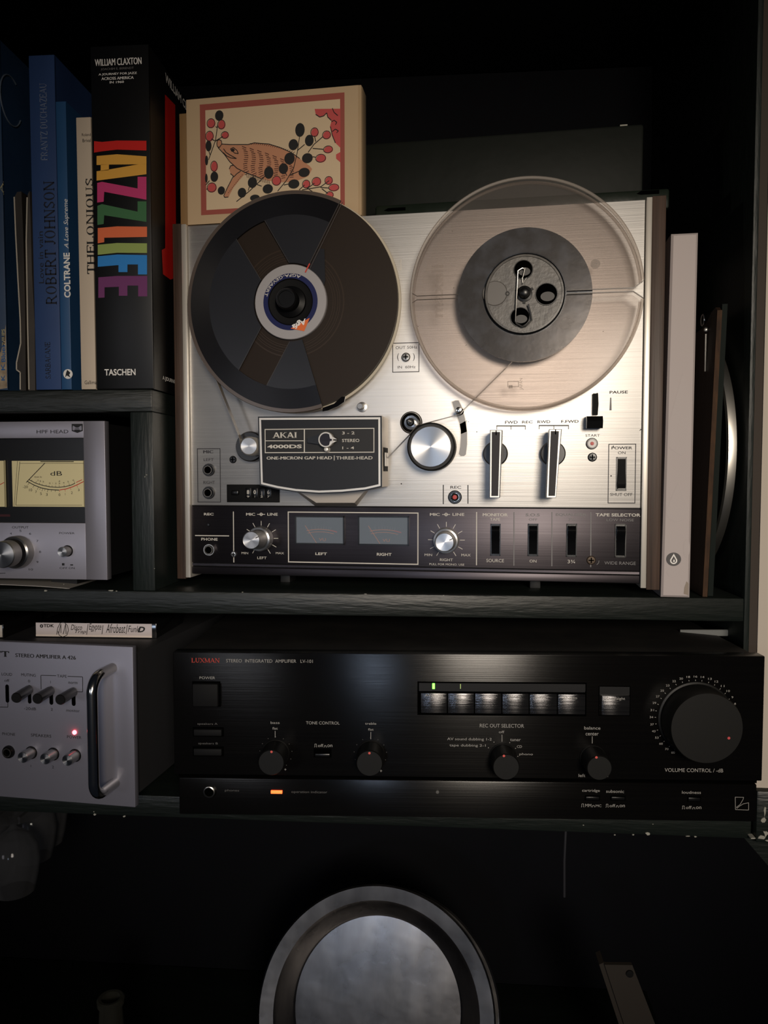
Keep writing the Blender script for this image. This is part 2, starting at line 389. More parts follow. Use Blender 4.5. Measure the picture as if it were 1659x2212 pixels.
E = .00018
def w2(y): return -y
class Panel:
    """prints and sets pieces on one panel of a thing, reading places off its own plane"""
    def __init__(s, fr, y, parent): s.fr = fr; s.y = y; s.p = parent; s.ink = {}
    def mb(s, k):
        if k not in s.ink: s.ink[k] = MB()
        return s.ink[k]
    def B(s, x0, y0, x1, y1): return s.fr.box(x0, y0, x1, y1, -s.y)
    def U(s, x, y): return s.fr.uv(x, y, -s.y)
    def T(s, t, x0, y0, x1, y1, k='ink_dark', **kw):
        a, b, c, d = s.B(x0, y0, x1, y1)
        o = MB().text(t, a, b, c, d, s.y - E, **kw).build('lettering', M[k], s.p, False); o['kind'] = 'stuff'
    def Lp(s, pts, th, k='ink_dark', e=E):
        s.mb(k).lines([s.U(*p) for p in pts], th, s.y - e)
    def Fm(s, x0, y0, x1, y1, th, k='ink_dark'):
        a, b, c, d = s.B(x0, y0, x1, y1); s.mb(k).frame(a, b, c, d, th, s.y - E)
    def done(s, name='dark_print'):
        for k, m in s.ink.items():
            nm = {'red_ink': 'red_print', 'ink_light': 'pale_print', 'ink_dim': 'grey_print', 'ink_white': 'white_print', 'orange': 'orange_print', 'lux_ink': 'pale_print', 'ink_dim2': 'grey_print'}.get(k, name)
            o = m.build(nm, M[k], s.p, False); o['kind'] = 'stuff'
UP = Panel(REC, YF, rec)
LOW = Panel(REC, YF - .0008, rec)

def screw(fr, par, px, py, r, y, m='steel', name='screw'):
    x, z = fr.uv(px, py, -y); mb = MB().lathe(x, z, [(r, y), (r, y - .0006), (r*.8, y - .0012), (0, y - .0014)], 20)
    o = mb.build(name, M[m], par)
    MB().box(x - r*.6, x + r*.6, y - .0016, y - .0012, z - r*.12, z + r*.12).box(x - r*.12, x + r*.12, y - .0016, y - .0012, z - r*.6, z + r*.6).build('cross_slot', M['hole'], o, False)
    return o
def jack(fr, par, px, py, r, y, ring='chrome'):
    x, z = fr.uv(px, py, -y)
    o = MB().lathe(x, z, [(r, y), (r, y - .0012), (r*.92, y - .0022), (r*.80, y - .0022), (r*.78, y - .0012), (r*.72, y - .0012)], 28).build('jack_socket', M['black' if ring == 'chrome' else ring], par)
    MB().lathe(x, z, [(r*.74, y - .001), (r*.70, y - .0032), (r*.56, y - .0032), (r*.54, y - .0006)], 28).build('socket_ring', M['ringm'], o)
    MB().disc(x, z, r*.56, y - .0007, 24).build('socket_hole', M['hole'], o, False)
    return o

# upper face: microphone sockets, counter, mains switch and the printed legends
UP.Fm(426.3, 968.5, 476.7, 1085.3, .0006); UP.T('MIC', 439, 972.8, 461, 979.3, bold=.02)
UP.T('LEFT', 440, 990, 461.6, 996); UP.T('RIGHT', 439.5, 1039, 464, 1045.4)
jack(REC, rec, 451.5, 1015.2, .0055, YF); jack(REC, rec, 451.5, 1064.4, .0055, YF)
screw(REC, rec, 503.7, 992.8, .0032, YF, 'black')
a, b, c, d = UP.B(490.8, 1046.6, 604.2, 1085)
cnt = MB().box(a, b, YF - .0012, YF + .002, c, d, .0003).build('tape_counter', M['matte'], rec)
for i, (g, xx) in enumerate((('8', 537.6), ('0', 552), ('1', 566.8), ('6', 581.4))):
    u, v = UP.U(xx, 1064)
    MB().box(u - .0025, u + .0025, YF - .0018, YF, v - .0045, v + .004, .0003).build('counter_wheel', M['black'], cnt)
    dz = -.0012 if g == '1' else 0
    dg = MB().text(g, u - .0011 - (0 if g != '1' else -.0004), u + .0011, v - .0013 + dz, v + .0022 + dz, YF - .0021, bold=.015)
    dg.text({'8': '9', '0': '1', '1': '2', '6': '7'}[g], u - .0011, u + .0011, v - .0042, v - .0026, YF - .0021)
    dg.build('counter_digit', M['ink_light'], cnt, False)
u, v = UP.U(510, 1064); MB().box(u - .0032, u + .0032, YF - .004, YF, v - .002, v + .002, .0008).build('reset_button', M['black'], cnt)
UP.Fm(847.6, 740, 905.8, 804.3, .0006); UP.T('OUT 50Hz', 854.6, 747.4, 901, 753.5); UP.T('IN  60Hz', 859, 790, 897.6, 795.7)
UP.T('(', 858, 763, 862, 780); UP.T(')', 892, 763, 896, 780)
screw(REC, rec, 877, 771.5, .0036, YF - .002, 'steel', 'motor_screw')
UP.T('FWD', 1091, 909, 1118.3, 915.3, bold=.02); UP.T('REC', 1127.7, 908.8, 1150.8, 914.6, bold=.02); UP.T('RWD', 1161, 908, 1188.8, 914.2, bold=.02); UP.T('F.FWD', 1212.3, 907.3, 1250, 913.5, bold=.02)
for x0, xm, x1, y in ((1072.3, 1103.8, 1135.6, 920), (1163.8, 1196.4, 1228.9, 919.2)):
    UP.Lp([(x0, y), (x1, y)], .0011, 'ink_dim')
    for x in (x0 + .8, xm, x1 - .8): UP.Lp([(x, y), (x, y + 8)], .0006, 'ink_dim')
UP.T('PAUSE', 1316.8, 844, 1356.2, 850.2, bold=.02)
p = [UP.U(*q) for q in ((1318, 859), (1320.5, 859), (1321.2, 886.4), (1316.5, 886.4))]; UP.mb('ink_dim').flat(p, YF - E)
UP.T('START', 1264.7, 937.7, 1295.8, 943.5)
UP.Fm(1313.5, 958.7, 1373.2, 1087.5, .0006); UP.T('POWER', 1321, 964.5, 1366, 970.6, bold=.02); UP.T('ON', 1334.9, 975, 1351.2, 981); UP.T('SHUT OFF', 1318.2, 1064.7, 1366, 1071.5)
UP.Lp([(957.7, 1047.3), (957.7, 1089)], .0008); UP.Lp([(1010.8, 1047.6), (1010.8, 1088)], .0008); UP.T('REC', 972.9, 1049.5, 996.4, 1055.6, bold=.015)
UP.Lp([(866, 560), (866, 586)], .0008, 'satin', E)

def push(fr, par, px, py, r, y, rings, name='push_button'):
    x, z = fr.uv(px, py, -y); o = None
    for i, (k, r0, dy, nm) in enumerate(rings):
        m = MB().lathe(x, z, [(r*r0, y), (r*r0, y - dy), (r*r0*.9, y - dy - .0006), (0, y - dy - .0007)], 28)
        if o is None: o = m.build(name, M[k], par)
        else: m.build(nm, M[k], o)
    return o
push(REC, rec, 1278.5, 958.3, .0046, YF, [('black', 1, .0012, ''), ('ink_white', .78, .0016, 'button_ring'), ('red_button', .32, .0022, 'button_centre')], 'start_button')
screw(REC, rec, 1279.5, 987.6, .0036, YF, 'black')
push(REC, rec, 983, 1073.7, .0056, YF, [('black', 1, .0015, ''), ('chrome', .68, .0018, 'button_ring'), ('matte', .60, .0024, 'button_collar'), ('red_button', .34, .0034, 'button_centre')], 'record_button')

def rocker(fr, par, x0, y0, x1, y1, y, up=True, mark=None, name='rocker_switch'):
    a, b, c, d = fr.box(x0, y0, x1, y1, -y); h = d - c; t = .0012
    o = MB().box(a, a + t*.7, y - .0012, y + .001, c, d).box(b - t*.7, b, y - .0012, y + .001, c, d).box(a, b, y - .0012, y + .001, c, c + t*.7).box(a, b, y - .0012, y + .001, d - t*.7, d).quad(a, b, c, d, y - .0002).build(name, M['black'], par, False)
    z0, z1 = c + h*.06, d - h*.06
    if up: pr = [(y, z0), (y - .0006, z0), (y - .0020, z0 + h*.35), (y - .0036, z1 - h*.30), (y - .0049, z1 - h*.20), (y - .0052, z1 - h*.14), (y - .0046, z1 - h*.07), (y - .0030, z1), (y, z1)]
    else: pr = [(y, z0), (y - .0030, z0), (y - .0046, z0 + h*.07), (y - .0052, z0 + h*.14), (y - .0049, z0 + h*.20), (y - .0020, z1 - h*.35), (y - .0006, z1), (y, z1)]
    MB().prismx(pr, a + t*.8, b - t*.8).build('paddle', M['gloss' if up else 'matte'], o)
    if mark:
        MB().quad(a + t, b - t, c + h*.06, c + h*.105, y - .0032).build('switch_mark', M['ink_white'], o, False)
    return o
rocker(REC, rec, 1331, 987, 1353.3, 1060, YF, False, True, 'power_switch')

# pause lever and the two function levers
x0, z0 = UP.U(1280.5, 851); x1, z1 = UP.U(1291.5, 897)
pl = MB().prism([(x0, z0), (x1 - .0004, z0), (x1, (z0 + z1)/2), (x1 - .0005, z1), (x0, z1)], YF - .004, YF + .001).build('pause_lever', M['matte'], rec)
a, b, c, d = REC.box(1268, 897, 1303, 925, .012)
MB().prismx([(YF - .002, c + .001), (YF - .013, c), (YF - .015, c + (d - c)*.55), (YF - .012, d - .0005), (YF - .002, d)], a, b).build('lever_grip', M['black'], pl, False)
def fn_lever(cpx, cpy, top, bot, name):
    x, z = UP.U(cpx, cpy); w = .026
    o = MB().lathe(x, z, [(.0100, YF), (.0100, YF - .006), (.0090, YF - .008), (0, YF - .008)], 36).build(name, M['black'], rec)
    P = [REC.uv(px, py, w) for px, py in (top[0], top[1], bot[1], bot[0])]
    cx = sum(p[0] for p in P) / 4; cz = sum(p[1] for p in P) / 4
    MB().prism(P, -w, YF - .006).build('lever_grip', M['black'], o)
    def sc(kx, kz): return [(cx + (p[0] - cx)*kx, cz + (p[1] - cz)*kz) for p in P]
    A, B2 = sc(.88, .985), sc(.66, .945); m = MB()
    for i in range(4): m.flat([A[i], A[(i+1) % 4], B2[(i+1) % 4], B2[i]], -w - .0002)
    m.build('lever_edge', M['satin'], o, False)
    MB().flat(sc(.60, .93), -w - .0002).build('lever_inlay', mat('lever_grey', (40, 38, 40), .55, 0, .3), o, False)
    ln = (P[0][0] + P[1][0]) / 2
    MB().quad(ln - .0004, ln + .0004, P[0][1] - .004, P[0][1] - .0002, -w - .0004).build('lever_notch', M['hole'], o, False)
fn_lever(1070.5, 980.4, ((1058.2, 929), (1085.5, 929)), ((1057, 1075.5), (1079.5, 1075.5)), 'record_lever')
fn_lever(1193.5, 980.4, ((1186.4, 927), (1213.8, 927)), ((1179.2, 1075.5), (1201.2, 1075.5)), 'wind_lever')

# tape transport: guide roller, capstan, pinch roller, tension arm, head cover
x, z = UP.U(549, 965.5)
gr = MB().lathe(x, z, [(.0128, YF), (.0128, YF - .010), (.0118, YF - .012), (0, YF - .012)], 40).build('guide_roller', M['black'], rec)
x, z = REC.uv(537, 963.5, .028)
MB().lathe(x, z, [(.0072, -.010), (.0078, -.012), (.0078, -.026), (.0070, -.028)], 40).build('roller_rim', M['satin'], gr)
MB().lathe(x, z, [(.0070, -.028), (.0067, -.0276), (0, -.0274)], 40).build('roller_cap', M['spun'], gr)
x, z = UP.U(782.5, 879.5); MB().lathe(x, z, [(.0044, YF), (.0042, YF - .0012), (.0022, YF - .0016), (.0018, YF - .008), (.0026, YF - .008), (.0026, YF - .0095), (.0022, YF - .010), (0, YF - .010)], 24).build('locating_stud', M['steel'], rec)
x, z = UP.U(888.5, 913)
cp = MB().lathe(x, z, [(.0092, YF), (.0092, YF - .001), (.0086, YF - .0014)], 36).build('capstan', M['matte'], rec)
MB().lathe(x, z, [(.0087, YF - .0012), (.0080, YF - .0026), (.0058, YF - .0008), (0, YF - .0006)], 36).build('capstan_cup', M['chrome'], cp)
MB().lathe(x, z, [(.0034, YF - .0006), (.0034, YF - .006), (.0022, YF - .0075), (.0014, YF - .0075), (.0014, YF - .022), (0, YF - .0225)], 24).build('capstan_shaft', M['black'], cp)
x, z = REC.uv(930.8, 965, .022)
pr = MB().lathe(x, z, [(.0150, -.004), (.0192, -.006), (.0192, -.021), (.0180, -.022), (.0160, -.022)], 48).build('pinch_roller', M['rubber'], rec)
MB().lathe(x, z, [(.0166, -.018), (.0166, -.0222), (.0158, -.0234), (0, -.0238)], 48).build('roller_cap', M['spun'], pr)
MB().lathe(x, z, [(.0025, YF), (.0025, -.006)], 12).build('roller_axle', M['steel'], pr)
sl = [(983.7,864.7),(975.5,868),(979,880),(986,897),(992,915),(994.6,930),(994.6,945),(993,965),(990.2,981),(995,986.5),(1003,986),(1007.2,982),(1009.8,960),(1009.8,935),(1007,912),(1002.9,893.6),(997,876),(991,864.7)]
P = [UP.U(*p) for p in sl]
o = MB().prism(P, YF - .0003, YF + .0005).build('tension_slot', mat('slot_metal', (120, 118, 116), .45, 1.0), rec, False)
m = MB()
for i in range(len(P)):
    a, b = P[i], P[(i+1) % len(P)]; m.line(a[0], a[1], b[0], b[1], .0006, YF - .0005)
m.build('slot_edge', M['satin'], o, False)
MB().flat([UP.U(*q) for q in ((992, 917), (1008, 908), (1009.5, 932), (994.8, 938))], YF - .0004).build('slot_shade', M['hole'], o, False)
x, z = UP.U(994.6, 889.5); MB().lathe(x, z, [(.003, YF), (.003, YF - .002), (.0018, YF - .003), (.0018, YF - .018), (.0027, YF - .0185), (.0022, YF - .0205), (0, YF - .021)], 24).build('tension_pin', M['chrome'], rec)

HW = .033
def H(px, py): return REC.uv(px, py, HW)
out = [(557.8, 900), (825, 898.4), (825.5, 1052), (790, 1060), (740, 1065), (690, 1067), (640, 1063.5), (600, 1057), (562, 1048)]
P = [H(*p) for p in out]; cx = sum(p[0] for p in P)/len(P); cz = sum(p[1] for p in P)/len(P)
hc = MB().prism(P, -HW, -.004).build('head_cover', mat('cover_side', (176, 164, 148), .4, .5), rec)
def ins(d): 
    Q = []
    n = len(P)
    for i in range(n):
        a, b, c = Vector(P[i-1]), Vector(P[i]), Vector(P[(i+1) % n])
        n1 = Vector((-(b-a).y, (b-a).x)).normalized(); n2 = Vector((-(c-b).y, (c-b).x)).normalized(); nn = (n1 + n2).normalized()
        if nn.dot(Vector((cx, cz)) - b) < 0: nn = -nn
        Q.append(tuple(b + nn * d / max(.5, nn.dot(n1) if nn.dot(n1) > 0 else -nn.dot(n1))))
    return Q
MB().prism(ins(.0), -HW - .0008, -HW).build('cover_rim', M['black'], hc, False)
def band(A, B2, y):
    m = MB(); n = len(A)
    for i in range(n): j = (i+1) % n; m.flat([A[i], A[j], B2[j], B2[i]], y)
    return m
band(ins(.0011), ins(.0027), -HW - .0011).build('cover_border', M['satin'], hc, False)
MB().prism(ins(.0027), -HW - .0012, -HW - .0006).build('cover_plate', mat('cover_black', (25, 25, 28), .42, .2, .4), hc, False)
CV = Panel(REC, -HW - .0012, hc)
CV.Fm(572, 925.5, 808.7, 978.3, .0007, 'ink_light')
a, b, c, d = CV.B(573.5, 927, 807.5, 977); CV.mb('ink_black').quad(a, b, c, d, CV.y - E*.4)
CV.Lp([(657.6, 926), (657.6, 978)], .0009, 'ink_light', E*1.2); CV.Lp([(573, 952.2), (656, 952.2)], .0006, 'ink_light', E*1.2)
CV.T('AKAI', 588.9, 933.8, 641, 946, 'ink_light', ser=True, bold=.07); CV.T('4000DS', 577.5, 960.5, 652, 968.5, 'ink_light', bold=.035)
CV.T('3 - 2', 739, 932.2, 766, 938.4, 'ink_light', bold=.01); CV.T('STEREO', 739, 948, 776.4, 955, 'ink_light', bold=.01); CV.T('1 - 4', 739.5, 964.5, 765, 970.3, 'ink_light', bold=.01)
CV.T('ONE-MICRON GAP HEAD', 576, 986, 717.4, 992.5, 'ink_light', bold=.012); CV.Lp([(722, 984), (722, 994.6)], .0006, 'ink_light'); CV.T('THREE-HEAD', 726, 985.7, 805, 992.5, 'ink_light', bold=.012)
CV.done()
# head selector on the cover
yk = CV.y
def K(px, py, w): return REC.uv(px, py, -yk + w)
se = MB().prism([K(*p, .004) for p in ((664, 946), (690, 938), (712, 936), (727, 947), (727, 952), (714, 963), (690, 960), (664, 956))], yk - .004, yk).build('track_selector', M['black'], hc, False)
x, z = K(703.5, 949.7, .008)
MB().lathe(x, z, [(.0062, yk - .003), (.0062, yk - .0075), (.0058, yk - .008), (.0050, yk - .008), (.0049, yk - .0075)], 32).build('selector_ring', M['satin'], se)
MB().lathe(x, z, [(.0049, yk - .0076), (0, yk - .0076)], 32).build('selector_cap', M['black_panel'], se)
MB().prism([K(*p, .0078) for p in ((711, 939), (728, 949), (713, 947.5))], yk - .0078, yk - .004).prism([K(*p, .0078) for p in ((711, 961), (728, 952), (713, 953))], yk - .0078, yk - .004).build('selector_pointer', M['satin'], se, False)
x, z = K(708, 971, 0); MB().lathe(x, z, [(.0024, yk), (.0024, yk - .002), (.0014, yk - .003), (.0016, yk - .006), (0, yk - .0064)], 20).build('selector_screw', M['satin'], se)
# the cast base that shows under the cover and the tape slit at its side
q = [REC.uv(*p, .016) for p in ((646, 1062), (790, 1058), (766, 1086), (683, 1086))]; q2 = [REC.uv(*p, -YF) for p in ((640, 1062), (797, 1058), (771, 1093), (680, 1092.6))]
m = MB(); m.v = [(a[0], -.016, a[1]) for a in q] + [(a[0], YF, a[1]) for a in q2]; m.f = [(0,1,2,3)] + [(i, (i+1) % 4, 4 + (i+1) % 4, 4 + i) for i in range(4)]
m.build('head_base', mat('cast_base', (170, 160, 148), .45, .5), rec, False)
xe = max(p[0] for p in P)
zA, zB = REC.uv(833, 967, .02)[1], REC.uv(833, 1018, .02)[1]
MB().box(xe - .0005, xe + .0005, -.026, -.008, zB, zA).build('tape_slit', M['matte'], hc, False)
MB().box(xe + .0005, xe + .0012, -.024, -.009, zB + .004, zA - .004, .0002).build('slit_clip', M['satin'], hc, False)

# lower control panel
y = LOW.y; T = LOW.T
T('REC', 440.7, 1108, 461.6, 1113.3, 'ink_light', bold=.02); T('PHONE', 434.9, 1161.9, 470.2, 1167.7, 'ink_light', bold=.015)
LOW.Lp([(421.6, 1156.8), (495.1, 1157.6)], .0008, 'ink_light'); LOW.Lp([(504.3, 1105), (505.2, 1215)], .0008, 'ink_light')
x, z = LOW.U(450.5, 1134); MB().lathe(x, z, [(.0016, y), (.0012, y - .001), (0, y - .0011)], 16).build('record_lamp', M['black'], rec)
jack(REC, rec, 453, 1187.4, .0054, y, 'steel'); screw(REC, rec, 505.3, 1197.2, .0027, y, 'steel')
for cxp, t0, t1 in ((564.3, ((531.7, 551.4), (577.5, 600)), 1108), (963.7, ((928.7, 950), (977.6, 1002.9)), 1108.4)):
    T('MIC', t0[0][0], t1, t0[0][1], t1 + 5.8, 'ink_light', bold=.015); T('LINE', t0[1][0], t1, t0[1][1], t1 + 5.8, 'ink_light', bold=.015)
    LOW.Lp([(cxp - 8.5, t1 + 3), (cxp + 8.5, t1 + 3)], .0005, 'ink_light'); u, v = LOW.U(cxp, t1 + 3); LOW.mb('ink_light').annulus(u, v, .0008, .0014, y - E*1.2, 14)
def level(cpx, cpy, capx, capy, wcap, rs, rc, name):
    x, z = LOW.U(cpx, cpy)
    for k in range(11):
        a = RAD(-58 + k * 29.6 - 0)
        if not (-65 < math.degrees(a) < 245): continue
        LOW.mb('ink_light').line(x + .0112*math.cos(a), z + .0112*math.sin(a), x + .0152*math.cos(a), z + .0152*math.sin(a), .0005, y - E)
    o = MB().lathe(x, z, [(rs, y), (rs, y - .006), (rs*.94, y - .008), (rs*.8, y - .0085)], 48).build(name, M['spun'], rec)
    x2, z2 = REC.uv(capx, capy, wcap)
    m = MB(); n = 48
    rows = []
    for (r, yy, t) in ((rs*.82, y - .0083, 0.0), (rc, y - .0095, .1), (rc, -wcap + .001, 1.0), (rc*.94, -wcap, 1.0)):
        rows.append([(x + (x2-x)*t + r*math.cos(2*PI*i/n), yy, z + (z2-z)*t + r*math.sin(2*PI*i/n)) for i in range(n)])
    for r in rows: m.v += r
    for k in range(3):
        for i in range(n): j = (i+1) % n; m.f.append((k*n+i, k*n+j, (k+1)*n+j, (k+1)*n+i))
    m.build('knob_barrel', M['spun'], o)
    MB().lathe(x2, z2, [(rc*.94, -wcap), (rc*.9, -wcap + .0002), (0, -wcap + .0002)], 48).build('knob_face', M['spun'], o)
    a = RAD(25)
    MB().line(x2 + rc*.55*math.cos(a), z2 + rc*.55*math.sin(a), x2 + rc*.95*math.cos(a), z2 + rc*.95*math.sin(a), .0007, -wcap - .0001).build('knob_mark', M['ink_black'], o, False)
level(564.6, 1163.2, 542.5, 1167, .026, .0106, .0076, 'record_level_knob'); level(964.2, 1167, 960.2, 1171.5, .020, .0106, .0078, 'record_level_knob')
T('MIN', 522, 1192.3, 536.3, 1197, 'ink_light'); T('MAX', 596, 1192.6, 613.5, 1197, 'ink_light'); T('LEFT', 556, 1202.4, 576, 1207.7, 'ink_light')
T('MIN', 917.2, 1196, 933.4, 1201, 'ink_light'); T('MAX', 996.7, 1196.3, 1016.6, 1201.7, 'ink_light'); T('RIGHT', 950.4, 1206.4, 978.3, 1212.2, 'ink_light'); T('PULL FOR MONO. USE', 927.6, 1217, 1002.9, 1221.3, 'ink_light')
LOW.Fm(622, 1106, 904, 1217.5, .0009, 'ink_light')
T('LEFT', 681.4, 1193.5, 706.3, 1199, 'ink_light', bold=.02); T('RIGHT', 814, 1194.4, 845.9, 1200.6, 'ink_light', bold=.02)
M['meter'] = mat('meter_dial', (52, 58, 66), .5)
M['glass'] = mat('meter_glass', (200, 210, 220), .08, 0, .5, alpha=(.16, (240, 245, 250)))
for (x0, y0, x1, y1) in ((638.4, 1114.2, 745, 1175.9), (774.2, 1114.5, 884.2, 1177.8)):
    a, b, c, d = LOW.B(x0, y0, x1, y1); t = .0012
    o = MB().box(a, a+t, y - .0022, y + .001, c, d).box(b-t, b, y - .0022, y + .001, c, d).box(a, b, y - .0022, y + .001, d-t, d).box(a, b, y - .0022, y + .001, c, c+t).build('level_meter', M['black'], rec, False)
    MB().quad(a+t, b-t, c+t, d-t, y - .0002).build('meter_dial', M['meter'], o, False)
    w, h = b - a, d - c; X = lambda k: a + w*k
    Zc = lambda k: c + h*k
    m = MB(); m2 = MB(); m3 = MB(); px = X(.5); pz = Zc(-.75)
    def arc(mb, r, a0, a1, th, yy=y - .0004):
        n = 14; Q = [(px + w*.92*math.sin(RAD(a0 + (a1-a0)*i/n))*r, pz + h*1.28*math.cos(RAD(a0 + (a1-a0)*i/n))*r) for i in range(n+1)]; mb.lines(Q, th, yy)
    arc(m, 1.0, -17, 13, .0005); arc(m, .93, -17, 19, .0004); arc(m2, 1.0, 13, 22, .0009)
    for k in range(9):
        aa = RAD(-17 + 30 * (k/8)**.7); q = lambda r: (px + w*.92*math.sin(aa)*r, pz + h*1.28*math.cos(aa)*r)
        m3.line(*q(1.01), *q(1.09), .00022, y - .0004)
    m.text('VU', X(.48), X(.62), Zc(.12), Zc(.22), y - .0006)
    m.line(X(.43), Zc(.05), X(.20), Zc(.66), .0005, y - .0007)
    m.build('meter_scale', M['orange'], o, False); m2.build('red_scale', M['red_ink'], o, False); m3.build('meter_marks', M['ink_dim'], o, False)
    MB().box(a+t*.6, b-t*.6, y - .0019, y - .0015, c+t*.6, d-t*.6).build('meter_glass', M['glass'], o, False)
for xx, yy in ((1029.3, 1221), (1110, 1222), (1192, 1223), (1276, 1225)): LOW.Lp([(xx + .3, 1106), (xx, yy)], .0008, 'ink_light' if xx < 1100 else 'ink_dim')
T('MONITOR', 1042.7, 1108.8, 1096.9, 1115.3, 'ink_light', bold=.02); T('TAPE', 1058.6, 1119, 1080.3, 1125, 'ink_light'); T('SOURCE', 1050.6, 1207.5, 1088.6, 1214.4, 'ink_light')
T('S.O.S', 1135.6, 1109, 1166, 1115.3, 'ink_dim', bold=.02); T('OFF', 1142.5, 1119.6, 1160.6, 1124.7, 'ink_dim'); T('ON', 1143.9, 1209, 1158.8, 1215, 'ink_light')
T('EQUALIZER', 1200.7, 1108.8, 1266.9, 1115.3, 'ink_dim', bold=.02); T('7½', 1228, 1119.5, 1242, 1126, 'ink_dim'); T('3¾', 1226, 1209.3, 1242.3, 1217, 'ink_light')
T('TAPE SELECTOR', 1286.8, 1109, 1383.4, 1115.7, 'ink_light', bold=.02); T('LOW NOISE', 1310.3, 1120.4, 1368.9, 1126, 'ink_dim'); T('WIDE RANGE', 1305.6, 1213, 1373.2, 1219.8, 'ink_dim')
for q in ((1059.7, 1131.6, 1081.4, 1200.3), (1140.3, 1131.2, 1162.7, 1201), (1223.5, 1131.2, 1246, 1202.8), (1328.4, 1131.6, 1352.2, 1204)): rocker(REC, rec, *q, y)
screw(REC, rec, 1277, 1210, .0036, y, 'dull')
LOW.Lp([(1289, 1220), (1293, 1216), (1294, 1211)], .0004, 'ink_dim')
UP.done(); LOW.done()
# a few specks of dirt on the brushed face
m = MB()
for px, py in ((1384, 928), (1382, 930), (867, 1045), (1320, 1028), (1012, 911), (1325, 964), (1030, 933), (1290, 850)):
    u, v = UP.U(px, py); m.disc(u, v, random.uniform(.0003, .0007), YF - E, 6)
m.build('dirt_specks', M['ink_dark'], rec, False)

# ------------------------------------------------------------------ the full reel on the left
def reel_frame(px, py, w):
    u, v = REC.uv(px, py, w); return Fr(REC.world(u, 0, v), REC.yaw)
M['tape'] = mat('brown_tape', (40, 31, 24), .5, 0, .2)
M['smoke'] = mat('smoked_flange', (40, 41, 46), .30, 0, .5, alpha=(.86, (120, 110, 100)))
M['smoke_dark'] = mat('smoked_flange_dark', (30, 29, 32), .34, .35, .6, aniso=.7, tangent='radial', alpha=(.82, (110, 100, 95)))
M['clear'] = mat('clear_plastic', (158, 154, 150), .16, 0, .5, alpha=(.065, (247, 245, 244)))
M['clear_edge'] = mat('clear_plastic_edge', (200, 190, 180), .18, 0, .6, alpha=(.35, (222, 216, 210)))
def pol(r, a): return (r*math.cos(RAD(a)), r*math.sin(RAD(a)))
def arcp(r, a0, a1, n=24): return [pol(r, a0 + (a1-a0)*i/n) for i in range(n+1)]
RR = .0890
FL = reel_frame(628.5, 653, .0200)
rl = thing('tape_reel', 'full reel of brown tape with smoked black flange, on left of the recorder', 'reel', FL)
MB().lathe(0, 0, [(.028, YF), (.028, -.006), (.03, -.008), (0, -.008)], 40).build('platter', M['black'], rl)
MB().lathe(0, 0, [(.012, -.0088), (RR, -.0088), (RR + .0003, -.0095), (RR, -.0102), (.012, -.0102)], 96).build('rear_flange', mat('cream_flange', (196, 186, 166), .35), rl)
MB().lathe(0, 0, [(.030, -.0108), (.0872, -.0108), (.0872, -.0172), (.030, -.0176)], 96).build('tape_pack', M['tape'], rl)
m = MB()
for r in (.0345, .0362, .0385, .0402, .0430, .0436): m.annulus(0, 0, r, r + .0003, -.01775, 64)
m.build('tape_ridges', mat('tape_ridge', (66, 53, 42), .3), rl)
AO0, AO1 = 62, 287
MB().prism(arcp(RR, AO0, AO1, 80) + list(reversed(arcp(.0700, AO0, AO1, 70))), -.0200, -.0186).build('front_flange', M['smoke_dark'], rl)
fl = MB()
fl.prism(arcp(.0700, AO0, 108, 16) + list(reversed(arcp(.0315, AO0, 92, 10))), -.0202, -.0186)
fl.prism(arcp(.0700, 131, 230, 32) + list(reversed(arcp(.0315, 143, 217, 22))), -.0202, -.0186)
fl.prism(arcp(.0700, 252.5, AO1, 14) + list(reversed(arcp(.0315, 268, AO1, 6))), -.0202, -.0186)
fl.build('flange_spokes', M['smoke'], rl)
MB().prism([pol(.0315, 5), pol(.0370, 10), pol(.0510, 40), pol(.0495, 55), pol(.0315, 58)][0:0] or [pol(.0300, 24), pol(.0330, 30), pol(.0500, 56), pol(.0480, 61), pol(.0300, 61)], -.0196, -.0186).build('flange_tab', M['smoke'], rl, False)
m = MB().lathe(0, 0, [(.0862, -.0203), (RR, -.0203), (RR + .0004, -.0196), (RR, -.0186)], 90, RAD(AO0), RAD(AO1)); m.build('flange_rim', mat('rim_plastic', (88, 78, 72), .22), rl)
for r0, r1, d in ((.028, .0885, 0), (.029, .0885, .0020)):
    a = RAD(62); nx, nz = math.sin(a)*d, -math.cos(a)*d
    MB().line(r0*math.cos(a) + nx, r0*math.sin(a) + nz, r1*math.cos(a) + nx, r1*math.sin(a) + nz, .0006, -.0206).build('slot_edge', mat('slot_plastic', (78, 72, 70), .25), rl, False)
for p_, q_ in (((108, .0700), (92, .0315)), ((131, .0700), (143, .0315)), ((230, .0700), (217, .0315)), ((252.5, .0700), (268, .0315))):
    MB().line(*pol(p_[1], p_[0]), *pol(q_[1], q_[0]), .0005, -.0204).build('window_edge', mat('edge_plastic', (66, 64, 64), .25), rl, False)
a = RAD(61); MB().line(.0262*math.cos(a), .0262*math.sin(a), .034*math.cos(a), .034*math.sin(a), .0011, -.0222).build('red_mark', M['red_ink'], rl, False)
lb = MB().lathe(0, 0, [(.0215, -.0200), (.0215, -.0216), (.0298, -.0216), (.0302, -.0208), (.0302, -.0180)], 64).build('label_ring', mat('silver_label', (168, 164, 164), .4, .2), rl)
m = MB().annulus(0, 0, .0188, .0228, -.0218, 64); m.build('blue_band', mat('blue_band', (20, 28, 78), .45, 0, .3), lb)
MB().arctext('AGFA-GEVAERT', 0, 0, .0224, .0200, RAD(66), RAD(166), -.0220).build('label_lettering', M['ink_light'], lb, False)
